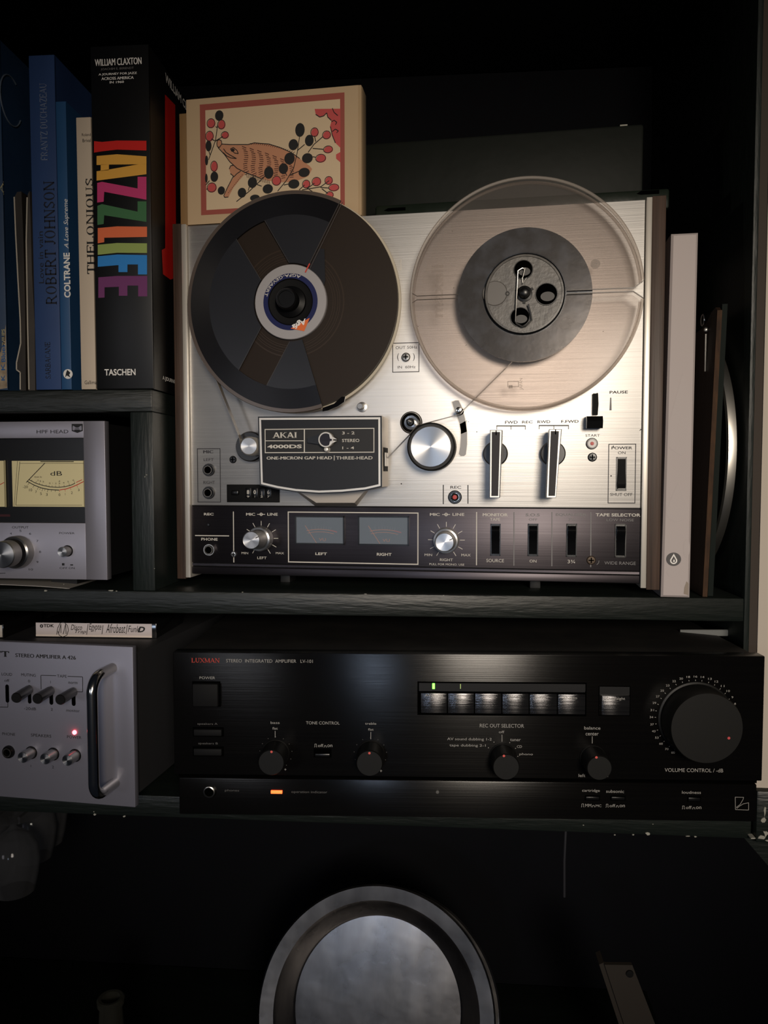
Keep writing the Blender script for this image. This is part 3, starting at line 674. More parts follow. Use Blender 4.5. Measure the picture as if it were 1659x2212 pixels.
q = [pol(.0220, 271), pol(.0235, 318), pol(.0262, 313), pol(.0272, 298), pol(.0245, 273)]
q = [FL.uv(x, yy, .0221) for x, yy in ((627.5, 709.5), (669, 686.5), (667, 692), (657, 715.5), (650, 714))]
dm = MB().flat(q, -.0221).build('orange_badge', mat('orange_badge', (224, 108, 44), .5), lb, False)
a0 = FL.uv(634, 712, .0223); a1 = FL.uv(664, 697, .0223); dv = Vector((a1[0]-a0[0], a1[1]-a0[1])); L_ = dv.length; dv.normalize(); nv = Vector((-dv.y, dv.x))
g, f = glyphs('Agfa', .03, .2)
MB().add([((a0[0] + dv.x*L_*(1-p) + nv.x*(.0052 - q_*.0055)*1, -.0223, a0[1] + dv.y*L_*(1-p) + nv.y*(.0052 - q_*.0055))) for p, q_ in g], f).build('badge_lettering', M['ink_white'], dm, False)
hb = MB().lathe(0, 0, [(.0190, -.0216), (.0186, -.0222), (.0180, -.0212), (.0150, -.0206), (0, -.0206)], 56).build('hub', M['matte'], rl)
MB().lathe(0, 0, [(.0130, -.0206), (.0125, -.0225), (.0085, -.0245), (.0085, -.033), (.0075, -.0345), (.0062, -.0345), (.0060, -.0335), (0, -.0335)], 48).build('hub_lock', M['black'], hb)
q = [FL.uv(x, yy, .0195) for x, yy in ((697, 881), (722, 872), (738, 857), (746, 857), (744, 868), (730, 878), (708, 887), (697, 889))]
MB().prism(q, -.0200, -.0186).build('flange_reflection', mat('glossy_black', (14, 14, 15), .08), rl, False)  # black shape that paints in the reflection of the rear flange

# ------------------------------------------------------------------ the clear take-up reel on the right
FRR = reel_frame(1132.5, 634.8, .0200)
rr = thing('take_up_reel', 'clear plastic take-up reel with little tape wound on, on right of the recorder', 'reel', FRR)
MB().lathe(0, 0, [(.028, YF), (.028, -.006), (.03, -.008), (0, -.008)], 40).build('platter', M['steel'], rr)
HX, HZ = FRR.uv(1128.5, 634, .02); HX, HZ = 0.0, 0.0
def cshape(y0, y1):
    s0 = .0013; nt = 4.6
    poly = arcp(RR, nt, 360 - nt, 110) + [(.0815, -s0 - .0003)] + [(.0320, -s0)] + list(reversed(arcp(.0318, 2.6, 357.4, 50))) + [(.0320, s0)] + [(.0815, s0 + .0003)]
    return MB().prism(poly, y0, y1)
cshape(-.0102, -.0090).build('rear_flange', M['clear'], rr)
cshape(-.0200, -.0188).build('front_flange', M['clear'], rr)
for nm, yy in (('rear_rim', -.0098), ('front_rim', -.0204)):
    MB().lathe(0, 0, [(RR - .0022, yy + .0006), (RR - .0018, yy), (RR - .0004, yy - .0002), (RR + .0003, yy + .0006), (RR, yy + .0016)], 120, RAD(4.6), RAD(355.4)).build(nm, M['clear_edge'], rr)
M['slot_edge'] = mat('slot_edge_clear', (78, 69, 62), .25, 0, .5, alpha=(.9, (200, 190, 180)))
for k in (1, -1):
    MB().prism([(.0325, k*.0016 - k*.0006), (.0812, k*.0016 - k*.0006), (.0885, k*.0068 - k*.0006), (.0885, k*.0068), (.0812, k*.0016), (.0325, k*.0016)], -.0206, -.0188).build('slot_edge', M['slot_edge'], rr, False)
    MB().prism([(-.0512, k*.0018 - k*.0006), (-.0835, k*.0018 - k*.0006), (-.0880, k*.0044 - k*.0006), (-.0880, k*.0044), (-.0835, k*.0018), (-.0512, k*.0018)], -.0204, -.0200).build('slot_edge', M['slot_edge'], rr, False)
MB().lathe(0, 0, [(.031, -.0108), (.0512, -.0108), (.0514, -.0172), (.031, -.0174)], 80).build('tape_pack', mat('blue_grey_tape', (24, 29, 37), .24, 0, .5, var=(70, 78, 90), vscale=(60, 60, 60), detail=9, ramp=(.42, .70), bump=.07, bscale=(120, 120, 120)), rr)
hub = MB().lathe(0, 0, [(.0308, -.009), (.0308, -.0196), (.0300, -.0206), (.0285, -.0208), (.0283, -.0198), (0, -.0198)], 64).build('hub', mat('grey_hub', (84, 81, 78), .42, 0, .5, var=(104, 100, 95), vscale=(140, 140, 140), bump=.25, bscale=(300, 300, 300)), rr)
m = MB().lathe(0, 0, [(.0300, -.0209), (.0306, -.0212), (.0309, -.0205)], 64); m.build('hub_edge', M['black'], hub)
for px, py, r in ((1130.4, 582.5, .0074), (1180.4, 635.5, .0086), (1123.4, 685, .0076)):
    x, z = FRR.uv(px, py, .02)
    MB().lathe(x, z, [(r*1.02, -.0198), (r, -.0207), (r*.93, -.0207), (r*.90, -.0200)], 32).build('hole_edge', M['black'], hub)
    MB().disc(x, z, r*.94, -.0200, 32).build('hub_hole', M['hole'], hub, False)
    MB().disc(x + r*.1, z - r*.2, r*.62, -.0202, 24, r*.42).build('hole_floor', mat('hole_floor', (60, 58, 56), .5), hub, False)
x, z = FRR.uv(1069, 633.5, .02); MB().lathe(x, z, [(.0096, -.0198), (.0094, -.0202), (.0090, -.0200), (0, -.0200)], 32).build('filled_hole', mat('hub_plug', (92, 88, 84), .42), hub)
x, z = FRR.uv(1096, 634, .02); MB().lathe(x, z, [(.0018, -.0198), (.0017, -.0204), (.0011, -.0204), (.0009, -.0199)], 18).build('key_hole', M['black'], hub)
sp = MB().lathe(0, 0, [(.0062, -.0198), (.0060, -.0212), (.0044, -.0216), (.0044, -.0235), (.0034, -.0275), (0, -.0290)], 32).build('spindle', M['black'], rr)
m = MB()
for k in range(3): a = RAD(30 + 120*k); m.prism([(.004*math.cos(a) - .0012*math.sin(a), .004*math.sin(a) + .0012*math.cos(a)), (.004*math.cos(a) + .0012*math.sin(a), .004*math.sin(a) - .0012*math.cos(a)), (.0076*math.cos(a) + .001*math.sin(a), .0076*math.sin(a) - .001*math.cos(a)), (.0076*math.cos(a) - .001*math.sin(a), .0076*math.sin(a) + .001*math.cos(a))], -.0212, -.0199)
m.build('spindle_fin', M['rubber'], sp)
wp = [(1132, 580), (1128, 579), (1118.5, 585), (1113, 694), (1116, 699), (1128, 705.5), (1137, 703), (1149, 691.5), (1147, 680), (1140.8, 657)]
MB().tube([(FRR.uv(a, b, .0232)[0], -.0232, FRR.uv(a, b, .0232)[1]) for a, b in wp], .0006, 8).build('wire_clip', M['steel'], rr)
MB().tube([(FRR.uv(a, b, .0228)[0], -.0228, FRR.uv(a, b, .0228)[1]) for a, b in ((1134, 579), (1129, 600), (1129, 612), (1137, 600))], .0005, 6).build('wire_clip', M['steel'], rr)
a, b, c, d = FRR.box(932, 572, 958, 686, .0203)
MB().text('maxell', a, b, c, d, -.0203, rot=90, bold=.03).build('embossed_lettering', mat('frosted', (150, 142, 136), .4, alpha=(.22, (246, 243, 240))), rr, False)
m = MB(); a, b, c, d = FRR.box(1122, 817, 1131, 842, .0203); m.text('JAPAN', a, b, c, d, -.0203, rot=90)
a, b, c, d = FRR.box(1096, 823, 1121, 836, .0203); m.frame(a, b, c, d, .0006, -.0203); m.quad(a + .001, a + .004, c - .001, c + .0015, -.0203)
x, z = FRR.uv(1286, 570, .0203); m.disc(x, z, .0036, -.0203, 20)
for px, py in ((1122, 788), (1121, 790), (977, 499), (1260, 444), (1006, 746), (1008, 745), (903, 705), (980, 622), (1303, 716)): x, z = FRR.uv(px, py, .0203); m.disc(x, z, random.uniform(.0003, .0006), -.0203, 6)
m.build('moulded_marks', mat('moulded', (120, 112, 106), .4, alpha=(.5, (225, 220, 214))), rr, False)

# the tape threaded from reel to reel
path = [REC.uv(a, b, .0145) for a, b in ((466, 812), (520, 948), (524, 975), (545, 985))]
path2 = [REC.uv(a, b, .0145) for a, b in ((833, 994), (884, 940), (902, 919), (986, 897), (995, 894), (1000, 887), (1107, 781))]
tpt = thing('magnetic_tape', 'thin brown magnetic tape threaded from the full reel past the heads to the clear reel', 'tape', REC)
for P in (path, path2):
    m = MB()
    for (a, b), (c, d) in zip(P[:-1], P[1:]):
        dx, dz = c - a, d - b; l = math.hypot(dx, dz); nx, nz = -dz/l*.00012, dx/l*.00012
        m.prism([(a+nx, b+nz), (a-nx, b-nz), (c-nx, d-nz), (c+nx, d+nz)], -.0174, -.0112)
    m.build('tape_run', mat('tape_ribbon', (120, 110, 98), .25, 0, .6), tpt)

# ------------------------------------------------------------------ silver cassette deck on the left, middle shelf
p = F0.uv(232, 1253, -.01)
DK = Fr((p[0], .010, p[1]), -.03)
dk = thing('cassette_deck', 'silver cassette deck with cream level meter under the bookshelf at the left', 'cassette deck', DK)
DH = DK.uv(228, 909)[1]; DW = .38
DK.o = DK.o
yD = 0.0
wa, wb_, wc, wd = DK.box(-20, 946.5, 181.8, 1129.5)
fp = MB().box(wb_, 0, 0, .008, 0, DH, .0004).box(-DW, wb_ + .0003, 0, .008, wd, DH, .0004).box(-DW, wb_ + .0003, 0, .008, 0, wc, .0004)
fp.build('front_panel', M['silver_face'], dk)
MB().box(-DW + .004, -.0012, .007, .26, .002, DH - .002, .001).build('body', M['matte'], dk)
for xx in (-.05, -.3): MB().box(xx - .012, xx + .012, .02, .05, -DK.o.z, .003).build('foot', M['rubber'], dk)
MB().quad(-DW, wb_, wc, wd, .0062).build('meter_window', mat('window_black', (16, 16, 17), .3), dk, False)
D = Panel(DK, 0.0, dk)
D.T('HPF HEAD', 79.2, 928.7, 147.8, 936, 'ink_black')
a, b, c, d = D.B(155.2, 915.6, 179, 935.3); h = d - c; w = b - a; xm = (a+b)/2
D.mb('ink_black').flat([(a, d), (b, d), (b, c + h*.22), (xm, c), (a, c + h*.22)], -E)
for s in (1, -1): D.mb('silver_face').flat([(xm + s*w*.10, c + h*.60), (xm + s*w*.38, c + h*.82), (xm + s*w*.42, c + h*.62), (xm + s*w*.42, c + h*.32), (xm + s*w*.26, c + h*.28), (xm + s*w*.24, c + h*.36), (xm + s*w*.05, c + h*.36)], -E*2)
D.mb('silver_face').quad(xm - w*.12, xm + w*.12, c + h*.36, c + h*.60, -E*2)
D.mb('ink_black').text('HPF', xm - w*.18, xm + w*.18, c + h*.42, c + h*.55, -E*3)
D.T('OUTPUT', 26.3, 1136.6, 61.8, 1141.6, 'ink_black'); D.T('POWER', 128, 1149.5, 161.3, 1153.8, 'ink_black')
D.T('OFF', 129, 1225, 145.6, 1229.2, 'ink_black'); D.T('ON', 148.9, 1225, 161.3, 1229.2, 'ink_black')
for x0, x1, h0 in ((134, 139.5, 5), (152, 158, 2.5)):
    a, b, c, d = D.B(x0, 1221.5 - h0, x1, 1221.5); D.mb('ink_black').quad(a, b, c, d, -E)
for t, px, py in (('4', 23.5, 1152.5), ('5', 44.3, 1146.5), ('6', 65.3, 1152.8), ('7', 81, 1168.7), ('8', 86.8, 1192), ('9', 81, 1214), ('10', 66.8, 1230)):
    D.T(t, px - 2.2*len(t), py - 2.3, px + 2.2*len(t), py + 2.3, 'ink_black')
D.Lp([(-10, 1239), (12, 1238)], .0005, 'ink_black')
x, z = DK.uv(40.8, 1191.8)
kn = MB().lathe(x, z, [(.0140, 0), (.0140, -.006), (.0134, -.008), (.0120, -.009)], 48).build('output_knob', M['spun'], dk)
MB().lathe(x, z, [(.0120, -.0085), (.0118, -.012), (.0108, -.014)], 48).build('knob_collar', M['black'], kn)
MB().lathe(x, z, [(.0112, -.010), (.0112, -.0235), (.0106, -.0245)], 48).build('knob_barrel', M['spun'], kn)
MB().lathe(x, z, [(.0106, -.0245), (0, -.0245)], 48).build('knob_face', M['spun'], kn)
x, z = DK.uv(146, 1190); bt = MB().lathe(x, z, [(.0049, -.0003), (.0046, -.0010), (.0042, -.0003)], 32).build('power_button', M['black'], dk)
MB().lathe(x, z, [(.0042, 0), (.0042, -.0085), (.0040, -.009), (0, -.0088)], 32).build('button_cap', M['spun'], bt)
# meters: a lit cream dial each
M['cream'] = mat('cream_dial', (206, 194, 150), .6, emit=(206, 190, 140), estr=.10)
def dial(x0, y0, x1, y1, x0b, detail):
    ym = .0035
    a, b, c, d = DK.box(x0, y0, x1, y1, -ym)
    o = MB().box(a, b, ym, ym + .002, c, d).build('level_meter', M['cream'], dk, False)
    m = MB().frame(a, b, c, d, .0003, ym - .0001); mr = MB()
    P2 = lambda px, py: DK.uv(px, py, -ym)
    if detail:
        q = lambda cx, cy: P2(cx/3.95, 830 + cy/3.95)
        m.lines([q(150, 655), (q(120, 1045))], .0003, ym - .0001); m.lines([q(170, 660), q(135, 1035)], .0004, ym - .0001); m.lines([q(135, 1032), q(700, 1032)], .0003, ym - .0001); m.lines([q(170, 675), q(715, 675)], .0003, ym - .0001); m.lines([q(345, 660), q(630, 660)], .0007, ym - .0001)
        A = [(250, 815), (300, 842), (360, 862), (430, 876), (500, 880), (560, 873), (610, 860), (640, 845)]
        B = [(235, 830), (290, 860), (350, 884), (420, 899), (505, 903)]
        m.lines([q(*p) for p in A], .0006, ym - .0001); m.lines([q(*p) for p in B], .0007, ym - .0001)
        mr.lines([q(650, 838), q(700, 815)], .0006, ym - .0001); mr.lines([q(*p) for p in ((508, 902), (560, 895), (620, 875), (665, 855), (714, 830))], .0007, ym - .0001)
        m.lines([q(385, 672), q(225, 838)], .0006, ym - .0003)
        for px, py, ex, ey in ((275, 815, 268, 825), (312, 828, 306, 842), (340, 842, 335, 855), (362, 852, 358, 864), (395, 858, 392, 870), (420, 862, 418, 874), (446, 864, 445, 877), (475, 864, 475, 879), (505, 862, 505, 879), (546, 858, 548, 874), (588, 845, 594, 862), (632, 828, 640, 845), (250, 842, 238, 858), (292, 864, 280, 882), (328, 880, 318, 900), (345, 888, 338, 900), (366, 893, 358, 912), (385, 896, 380, 908), (410, 900, 404, 920), (440, 904, 437, 916), (474, 905, 472, 918)): m.line(*q(px, py), *q(ex, ey), .0003, ym - .0001)
        for px, py, ex, ey in ((508, 905, 508, 922), (555, 898, 558, 916), (600, 885, 606, 902), (655, 862, 664, 880)): mr.line(*q(px, py), *q(ex, ey), .0003, ym - .0001)
        def tx(mm, t, cx, cy, hh, ww): 
            u0, v0 = q(cx - ww/2, cy); u1, _ = q(cx + ww/2, cy); _, va = q(cx, cy + hh/2); _, vb = q(cx, cy - hh/2)
            mm.text(t, u0, u1, va, vb, ym - .0001)
        tx(m, 'dB', 480, 761, 38, 100); tx(m, '-20', 217, 876, 22, 42); tx(m, '10', 262, 902, 24, 26); tx(m, '7', 308, 919, 20, 14); tx(m, '5', 350, 934, 22, 15); tx(m, '3', 400, 941, 22, 15); tx(m, '0', 508, 943, 22, 16); tx(m, '1', 557, 938, 20, 6); tx(m, '2', 613, 925, 22, 14); tx(m, '3', 672, 902, 20, 14)
        for t, cx, cy in (('PEAK IN', 325, 792), ('7', 325, 822), ('5', 345, 827), ('3', 368, 832), ('0', 425, 845), ('1', 450, 845), ('2', 476, 846), ('3', 506, 846), ('4', 543, 841), ('5', 582, 832), ('6', 627, 818), ('dB', 507, 827)): tx(m, t, cx, cy, 13, 13 if len(t) < 3 else 62)
    else: mr.lines([P2(-8, 1049), P2(2, 1046), P2(9, 1042)], .0006, ym - .0001)
    m.build('meter_marks', M['ink_black'], o, False)
    if mr.v: mr.build('red_scale', M['red_ink'], o, False)
dial(26, 994.6, 181.5, 1095.3, 21.5, True); dial(-60, 994.6, 10, 1095.3, 0, False)
a, b, c, d = DK.box(-20, 1111, 22, 1116, -.006); MB().quad(a, b, c, d, .0060).build('red_legend', mat('dim_red', (60, 18, 24), .6), dk, False)
D.done()
# paper lying under the deck
P = [F0.uv(-60, 1259, -.004), F0.uv(135, 1258, -.004)]
m = MB(); n = 10
xa = F0.uv(-60, 1262)[0]; xb = F0.uv(140, 1262)[0]
for i in range(n + 1):
    t = i / n; xx = xa + (xb - xa)*t; zz = .0036 - .0034*t*t
    m.v += [(xx, .004 + .004*t, zz), (xx, .06, zz), (xx, .004 + .004*t, zz - .0004), (xx, .06, zz - .0004)]
for i in range(n):
    k = i*4; m.f += [(k, k+4, k+5, k+1), (k+2, k+3, k+7, k+6), (k, k+2, k+6, k+4)]
tag(m.build('paper_sheet', mat('paper', (170, 166, 160), .7)), 'white curled paper sheet lying under the silver cassette deck', 'paper')

# ------------------------------------------------------------------ grey amplifier at the lower left
yawS = -.093
p = F0.uv(292.4, 1744.3, .045)
SC = Fr((p[0], -.045, p[1]), yawS)
sc = thing('stereo_amplifier', 'grey faced stereo amplifier with a chrome front handle on the lower shelf', 'amplifier', SC)
SHH = SC.uv(286.6, 1397.5)[1]; SW = .42
MB().box(-SW, 0, 0, .006, 0, SHH, .0006).build('front_panel', M['amp_face'], sc)
zt = SHH - .008
MB().box(-SW + .004, -.003, .006, .27, .006, zt, .001).build('body', mat('amp_lid', (40, 40, 42), .5), sc)
for xx in (-.06, -.36): MB().box(xx - .012, xx + .012, .06, .09, SH2 - SC.o.z, .007).build('foot', M['rubber'], sc)
s = Panel(SC, 0.0, sc); c4 = lambda x, y: (x/3.95, 1300 + y/3.95)
def ST(t, x0, x1, yc, hh, **kw): s.T(t, x0/3.95, 1300 + (yc - hh/2)/3.95, x1/3.95, 1300 + (yc + hh/2)/3.95, 'ink_black', **kw)
ST('TT', -60, 80, 444, 46, ser=True, bold=.06); ST('STEREO AMPLIFIER A 426', 132, 648, 466, 32, bold=.008)
ST('LOUD', 15, 104, 618, 24); ST('off', 38, 80, 671, 22); ST('MUTING', 182, 306, 624, 24); ST('0', 240, 258, 676, 22); ST('-20dB', 207, 308, 911, 24)
ST('TAPE', 488, 570, 634, 24); ST('1', 429, 437, 684, 22); ST('2', 434, 452, 917, 22); ST('norm', 585, 662, 692, 18); ST('monitor', 567, 680, 928, 24)
ST('PHONE', 20, 130, 1128, 24); ST('SPEAKERS', 265, 438, 1141, 25); ST('POWER', 573, 695, 1154, 24); ST('1', 260, 268, 1399, 20); ST('2', 444, 460, 1409, 22)
for pts in ([(480, 630), (350, 627), (352, 745)], [(578, 635), (706, 641), (706, 768), (650, 766)], [(0, 898), (68, 899), (68, 860)]):
    s.Lp([c4(*q) for q in pts], .0005, 'ink_black')
for (x0, y0, x1, y1) in ((48, 705, 78, 860), (238, 710, 268, 868), (422, 720, 454, 878), (612, 730, 645, 888)):
    a, b, c, d = s.B(*c4(x0, y0), *c4(x1, y1)); r = (b - a)/2; cx = (a+b)/2
    MB().flat([(cx + r*math.cos(RAD(t)), d - r + r*math.sin(RAD(t))) for t in range(0, 181, 20)] + [(cx + r*math.cos(RAD(t)), c + r + r*math.sin(RAD(t))) for t in range(180, 361, 20)], -E).build('lever_slot', M['hole'], sc, False)
for tip, root in (((135, 822), (252, 745)), ((315, 830), (436, 755)), ((510, 838), (630, 765))):
    a = SC.uv(*c4(*root)); b = SC.uv(*c4(*tip), .021)
    A, B = Vector((a[0], 0, a[1])), Vector((b[0], -.021, b[1]))
    MB().tube([A, A.lerp(B, .1), A.lerp(B, .96), B], [.0030, .0037, .0041, .0036], 24).build('toggle_lever', mat('lever_black', (22, 21, 21), .3), sc)
jack(SC, sc, 19.7, 1623.5, .0052, 0.0)
for tip, root, mk in (((222, 1325), (266, 1287), 0), ((412, 1337), (454, 1299), 0), ((598, 1347), (640, 1311), 1)):
    x, z = SC.uv(*c4(*root)); o = MB().lathe(x, z, [(.0053, 0), (.0050, -.0008), (.0045, -.0003)], 32).build('push_button', M['black'], sc)
    a = SC.uv(*c4(*tip), .011); A, B = Vector((x, 0, z)), Vector((a[0], -.011, a[1]))
    MB().lathe(x, z, [(.0044, 0), (.0044, -.0105), (.0041, -.011)], 36).build('button_barrel', M['spun'], o)
    MB().lathe(x, z, [(.0041, -.011), (0, -.011)], 36).build('button_face', M['spun'], o)
x, z = SC.uv(161.5, 1581.8)
MB().lathe(x, z, [(.0017, 0), (.0017, -.0008), (.0010, -.0018), (0, -.002)], 20).build('power_lamp', mat('red_lamp', (255, 90, 90), .4, emit=(255, 70, 80), estr=14), sc)
hx0, hz0 = SC.uv(243, 1443); hx1, hz1 = SC.uv(249, 1691)
hx = (hx0 + hx1)/2; D0 = .030; R0 = .012; pth = [(hx0, 0, hz0)]
for k in range(9): a = RAD(90*k/8); pth.append((hx, -(D0 - R0 + R0*math.sin(a)), hz0 - R0*(1 - math.cos(a))))
for k in range(9): a = RAD(90*k/8); pth.append((hx, -(D0 - R0 + R0*math.cos(a)), hz1 + R0*(1 - math.sin(a))))
pth.append((hx1, 0, hz1))
hd = MB().tube(pth, .0040, 20).build('handle', M['chrome'], sc)
s.done()

# cassettes lying on the grey amplifier
def cassette(fr, wd, dp, ht, name, lab, lettered):
    t = thing(name, lab, 'cassette', fr, group='cassettes on the grey amplifier')
    MB().box(0, wd, .0004, dp, 0, ht, .0008).build('case', mat('case_black', (18, 18, 19), .15), t)
    if lettered:
        a, b, c, d = .0003, wd - .004, .0009, ht - .0006
        MB().quad(a, b, c, d, .00015).build('spine_card', mat('card', (206, 196, 196), .6), t, False)
        MB().quad(a, b, c, c + (d-c)*.14, .0000).build('card_fold', mat('card_fold', (226, 214, 206), .6), t, False)
        m = MB(); q = lambda x, y: fr.uv(x/3.95, 1300 + y/3.95)
        def tx(tt, x0, x1, y0, y1, **kw): u0, v0 = q(x0, y1); u1, v1 = q(x1, y0); m.text(tt, u0, u1, v0, v1, -.0002, **kw)
        def ln(pts, th=.0005): m.lines([q(*p) for p in pts], th, -.0002)
        tx('TDK', 372, 462, 191, 216, bold=.03); u, v = q(355, 206); m.annulus(u, v, .0006, .0015, -.0002, 16)
        ln([(485, 280), (492, 225), (515, 180), (545, 172), (575, 200), (585, 240), (572, 285), (535, 300), (505, 285), (495, 250)])
        ln([(500, 270), (520, 190), (520, 265)]); ln([(540, 275), (560, 190), (565, 275)])
        tx('Disco', 605, 700, 195, 240, shear=.3); tx('Trap', 640, 735, 240, 275, shear=.3); tx('Egypte', 760, 865, 185, 255, shear=.3); tx('Afrobeat', 905, 1070, 190, 265, shear=.35); tx('Funk', 1092, 1190, 205, 258, shear=.3)
        ln([(752, 190), (740, 280)]); ln([(880, 200), (870, 275)]); ln([(1088, 195), (1075, 275)])
        tx('D', 1175, 1238, 212, 260, bold=.04, shear=.3)
        m.build('spine_lettering', M['ink_black'], t, False)
    else:
        MB().box(.001, wd - .001, .0002, .0008, .001, ht - .001).build('spine_card', mat('card2', (196, 190, 182), .6), t, False)
    return t
ztop = SC.o.z + zt
def onplane(px, py, Z):
    d = px_ray(px, py); return CAM + d * ((Z - CAM.z) / d.z)
P0 = onplane(77, 1376, ztop + .0004); P1 = onplane(338, 1379.5, ztop + .0004)
yw = math.atan2(P1.y - P0.y, P1.x - P0.x)
CF = Fr((P0.x, P0.y, ztop + .0002), yw); wd = (P1 - P0).length
ht = CF.uv(200, 1345)[1]
cassette(CF, wd, .070, ht, 'cassette_case', 'cassette case with white handwritten spine lying on the grey amplifier', True)
P0 = onplane(7, 1379, ztop + .0004)
CF2 = Fr((P0.x - .1, P0.y - .004, ztop + .0002), .045)
cassette(CF2, .1, .070, .0125, 'cassette_case', 'dark cassette case cut by the left frame edge, left of the handwritten one', False)

# ------------------------------------------------------------------ black amplifier, lower right
LUX = Fr((.03097, -.06216, -.12932), .05039); LW, LH = .438, .09331
lx = thing('integrated_amplifier', 'wide black stereo amplifier with large volume knob on the lower shelf', 'amplifier', LUX)
M['lux'] = mat('black_brushed_face', (11, 10, 10), .25, .25, .35, var=(14, 13, 12), vscale=(6, 30, 500), bump=.10, bscale=(8, 40, 1200), aniso=.85, rvar=.05)
M['lux_btn'] = mat('grey_brushed_button', (70, 70, 72), .21, .9, var=(92, 91, 92), vscale=(8, 30, 900), bump=.25, bscale=(10, 40, 1600), aniso=.9)
M['lux_lid'] = mat('dusty_black_lid', (17, 16, 15), .6, 0, .3, var=(26, 24, 22), vscale=(40, 40, 40), bump=.1, bscale=(300, 300, 300))
zl0, zl1 = LUX.uv(900, 1765)[1], -.0032
zl0 = -.0315
MB().box(0, LW, 0, .012, 0, LH, .0008).build('front_panel', M['lux'], lx)
MB().box(.003, LW - .003, .0015, .012, zl0, zl1, .0008).build('lower_panel', M['lux'], lx)
MB().box(.002, LW - .002, .004, .012, zl1, .0).build('panel_groove', M['hole'], lx)
MB().box(.003, LW - .003, .012, .30, -.032, LH - .0012, .001).build('lid', M['lux_lid'], lx)
for xx in (.05, LW - .05): MB().box(xx - .014, xx + .014, .075, .105, SH2 - LUX.o.z, -.031).build('foot', M['rubber'], lx)
x, z = LUX.uv(369, 1555, -.02); MB().tube([(.0035, .035, LUX.uv(373, 1556, -.035)[1]), (-.0012, .035, LUX.uv(373, 1556, -.035)[1]), (-.0022, .035, LUX.uv(373, 1556, -.035)[1])], [.0036, .0036, .0022], 16).build('side_screw', mat('brass', (190, 140, 80), .3, 1.0), lx)
M['lux_ink'] = mat('grey_legend', (150, 147, 142), .6); M['ink_dim2'] = mat('dim_legend', (84, 82, 80), .6)
X = Panel(LUX, 0.0, lx); XL = Panel(LUX, .0015, lx)
def xt(t, x0, y0, x1, y1, k='lux_ink', **kw): X.T(t, x0, y0, x1, y1, k, **kw)
xt('LUXMAN', 413.7, 1421.6, 474.6, 1431, 'red_ink', ser=True); xt('STEREO  INTEGRATED  AMPLIFIER   LV-101', 488.6, 1424.2, 675.8, 1431.3)
xt('POWER', 431, 1461.3, 464.8, 1467); xt('speakers A', 426.7, 1561.2, 470, 1566.8, 'ink_dim2'); xt('speakers B', 428.4, 1603.5, 470.7, 1609, 'ink_dim2')
for (nm, x0, y0, x1, y1, dp) in (('power_button', 419, 1475, 473, 1523, .004), ('speaker_button', 420, 1574, 480, 1587.6, .0025), ('speaker_button', 420, 1615.6, 480, 1630, .0025)):
    a, b, c, d = X.B(x0, y0, x1, y1)
    o = MB().quad(a - .0012, b + .0012, c - .0012, d + .0012, -E).build(nm, M['hole'], lx, False)
    MB().box(a, b, -dp, .001, c, d, .0006).build('button_cap', M['matte'], o)
def lknob(nm, bx_, by_, r, dp, dot):
    x, z = LUX.uv(bx_, by_); o = MB().lathe(x, z, [(r*1.06, 0), (r*1.06, -.001), (r, -.0015), (r*.98, -dp + .001), (r*.92, -dp), (0, -dp)], 48).build(nm, M['knob'], lx)
    u, v = LUX.uv(*dot, dp); MB().disc(u, v, .0009, -dp - .0001, 16).build('pointer_dot', mat('red_dot', (205, 84, 76), .5, emit=(205, 70, 60), estr=.03), o, False)
    return o
M['knob'] = mat('black_knob', (9, 9, 8), .5, 0, .3)
lknob('bass_knob', 596, 1626, .0098, .020, (586.5, 1624)); lknob('treble_knob', 801, 1627.5, .0098, .020, (798, 1626.8)); lknob('record_out_knob', 1086, 1635, .0098, .020, (1088.5, 1632.8)); lknob('balance_knob', 1280.5, 1637, .0092, .020, (1288.3, 1636))
x, z = LUX.uv(1502, 1552)
vk = MB().lathe(x, z, [(.0275, 0), (.0275, -.0015), (.0262, -.002), (.0258, -.020), (.0250, -.022), (0, -.022)], 80).build('volume_knob', M['knob'], lx)
u, v = LUX.uv(1574.4, 1594.4, .022); MB().disc(u, v, .0010, -.0221, 16).build('pointer_dot', mat('red_dot2', (190, 70, 74), .5, emit=(190, 60, 64), estr=.03), vk, False)
xt('bass', 584.6, 1558.3, 604, 1563.5); xt('flat', 588.5, 1570.6, 600, 1575.9); X.Lp([(594.4, 1579), (594.4, 1593)], .0004, 'lux_ink')
xt('TONE CONTROL', 661, 1558.3, 733.7, 1564.8); xt('treble', 788.7, 1560.2, 812.8, 1565.4); xt('flat', 795.2, 1573, 807, 1578); X.Lp([(801, 1581), (801, 1596.7)], .0004, 'lux_ink')
X.Lp([(614.5, 1662), (618.5, 1662)], .0004, 'lux_ink'); X.Lp([(616.5, 1660), (616.5, 1664)], .0004, 'lux_ink'); X.Lp([(777, 1664.5), (783, 1664.5)], .0004, 'lux_ink'); X.Lp([(820.5, 1665), (825.5, 1665)], .0004, 'lux_ink'); X.Lp([(823, 1662.5), (823, 1667.5)], .0004, 'lux_ink')
for cx, cy in ((800, 1628), (596, 1626)):
    u, v = LUX.uv(cx, cy)
    for k in range(11):
        a = RAD(-50 + k*28); X.mb('ink_dim2').disc(u + .0122*math.cos(a), v + .0122*math.sin(a), .0003, -E, 6)
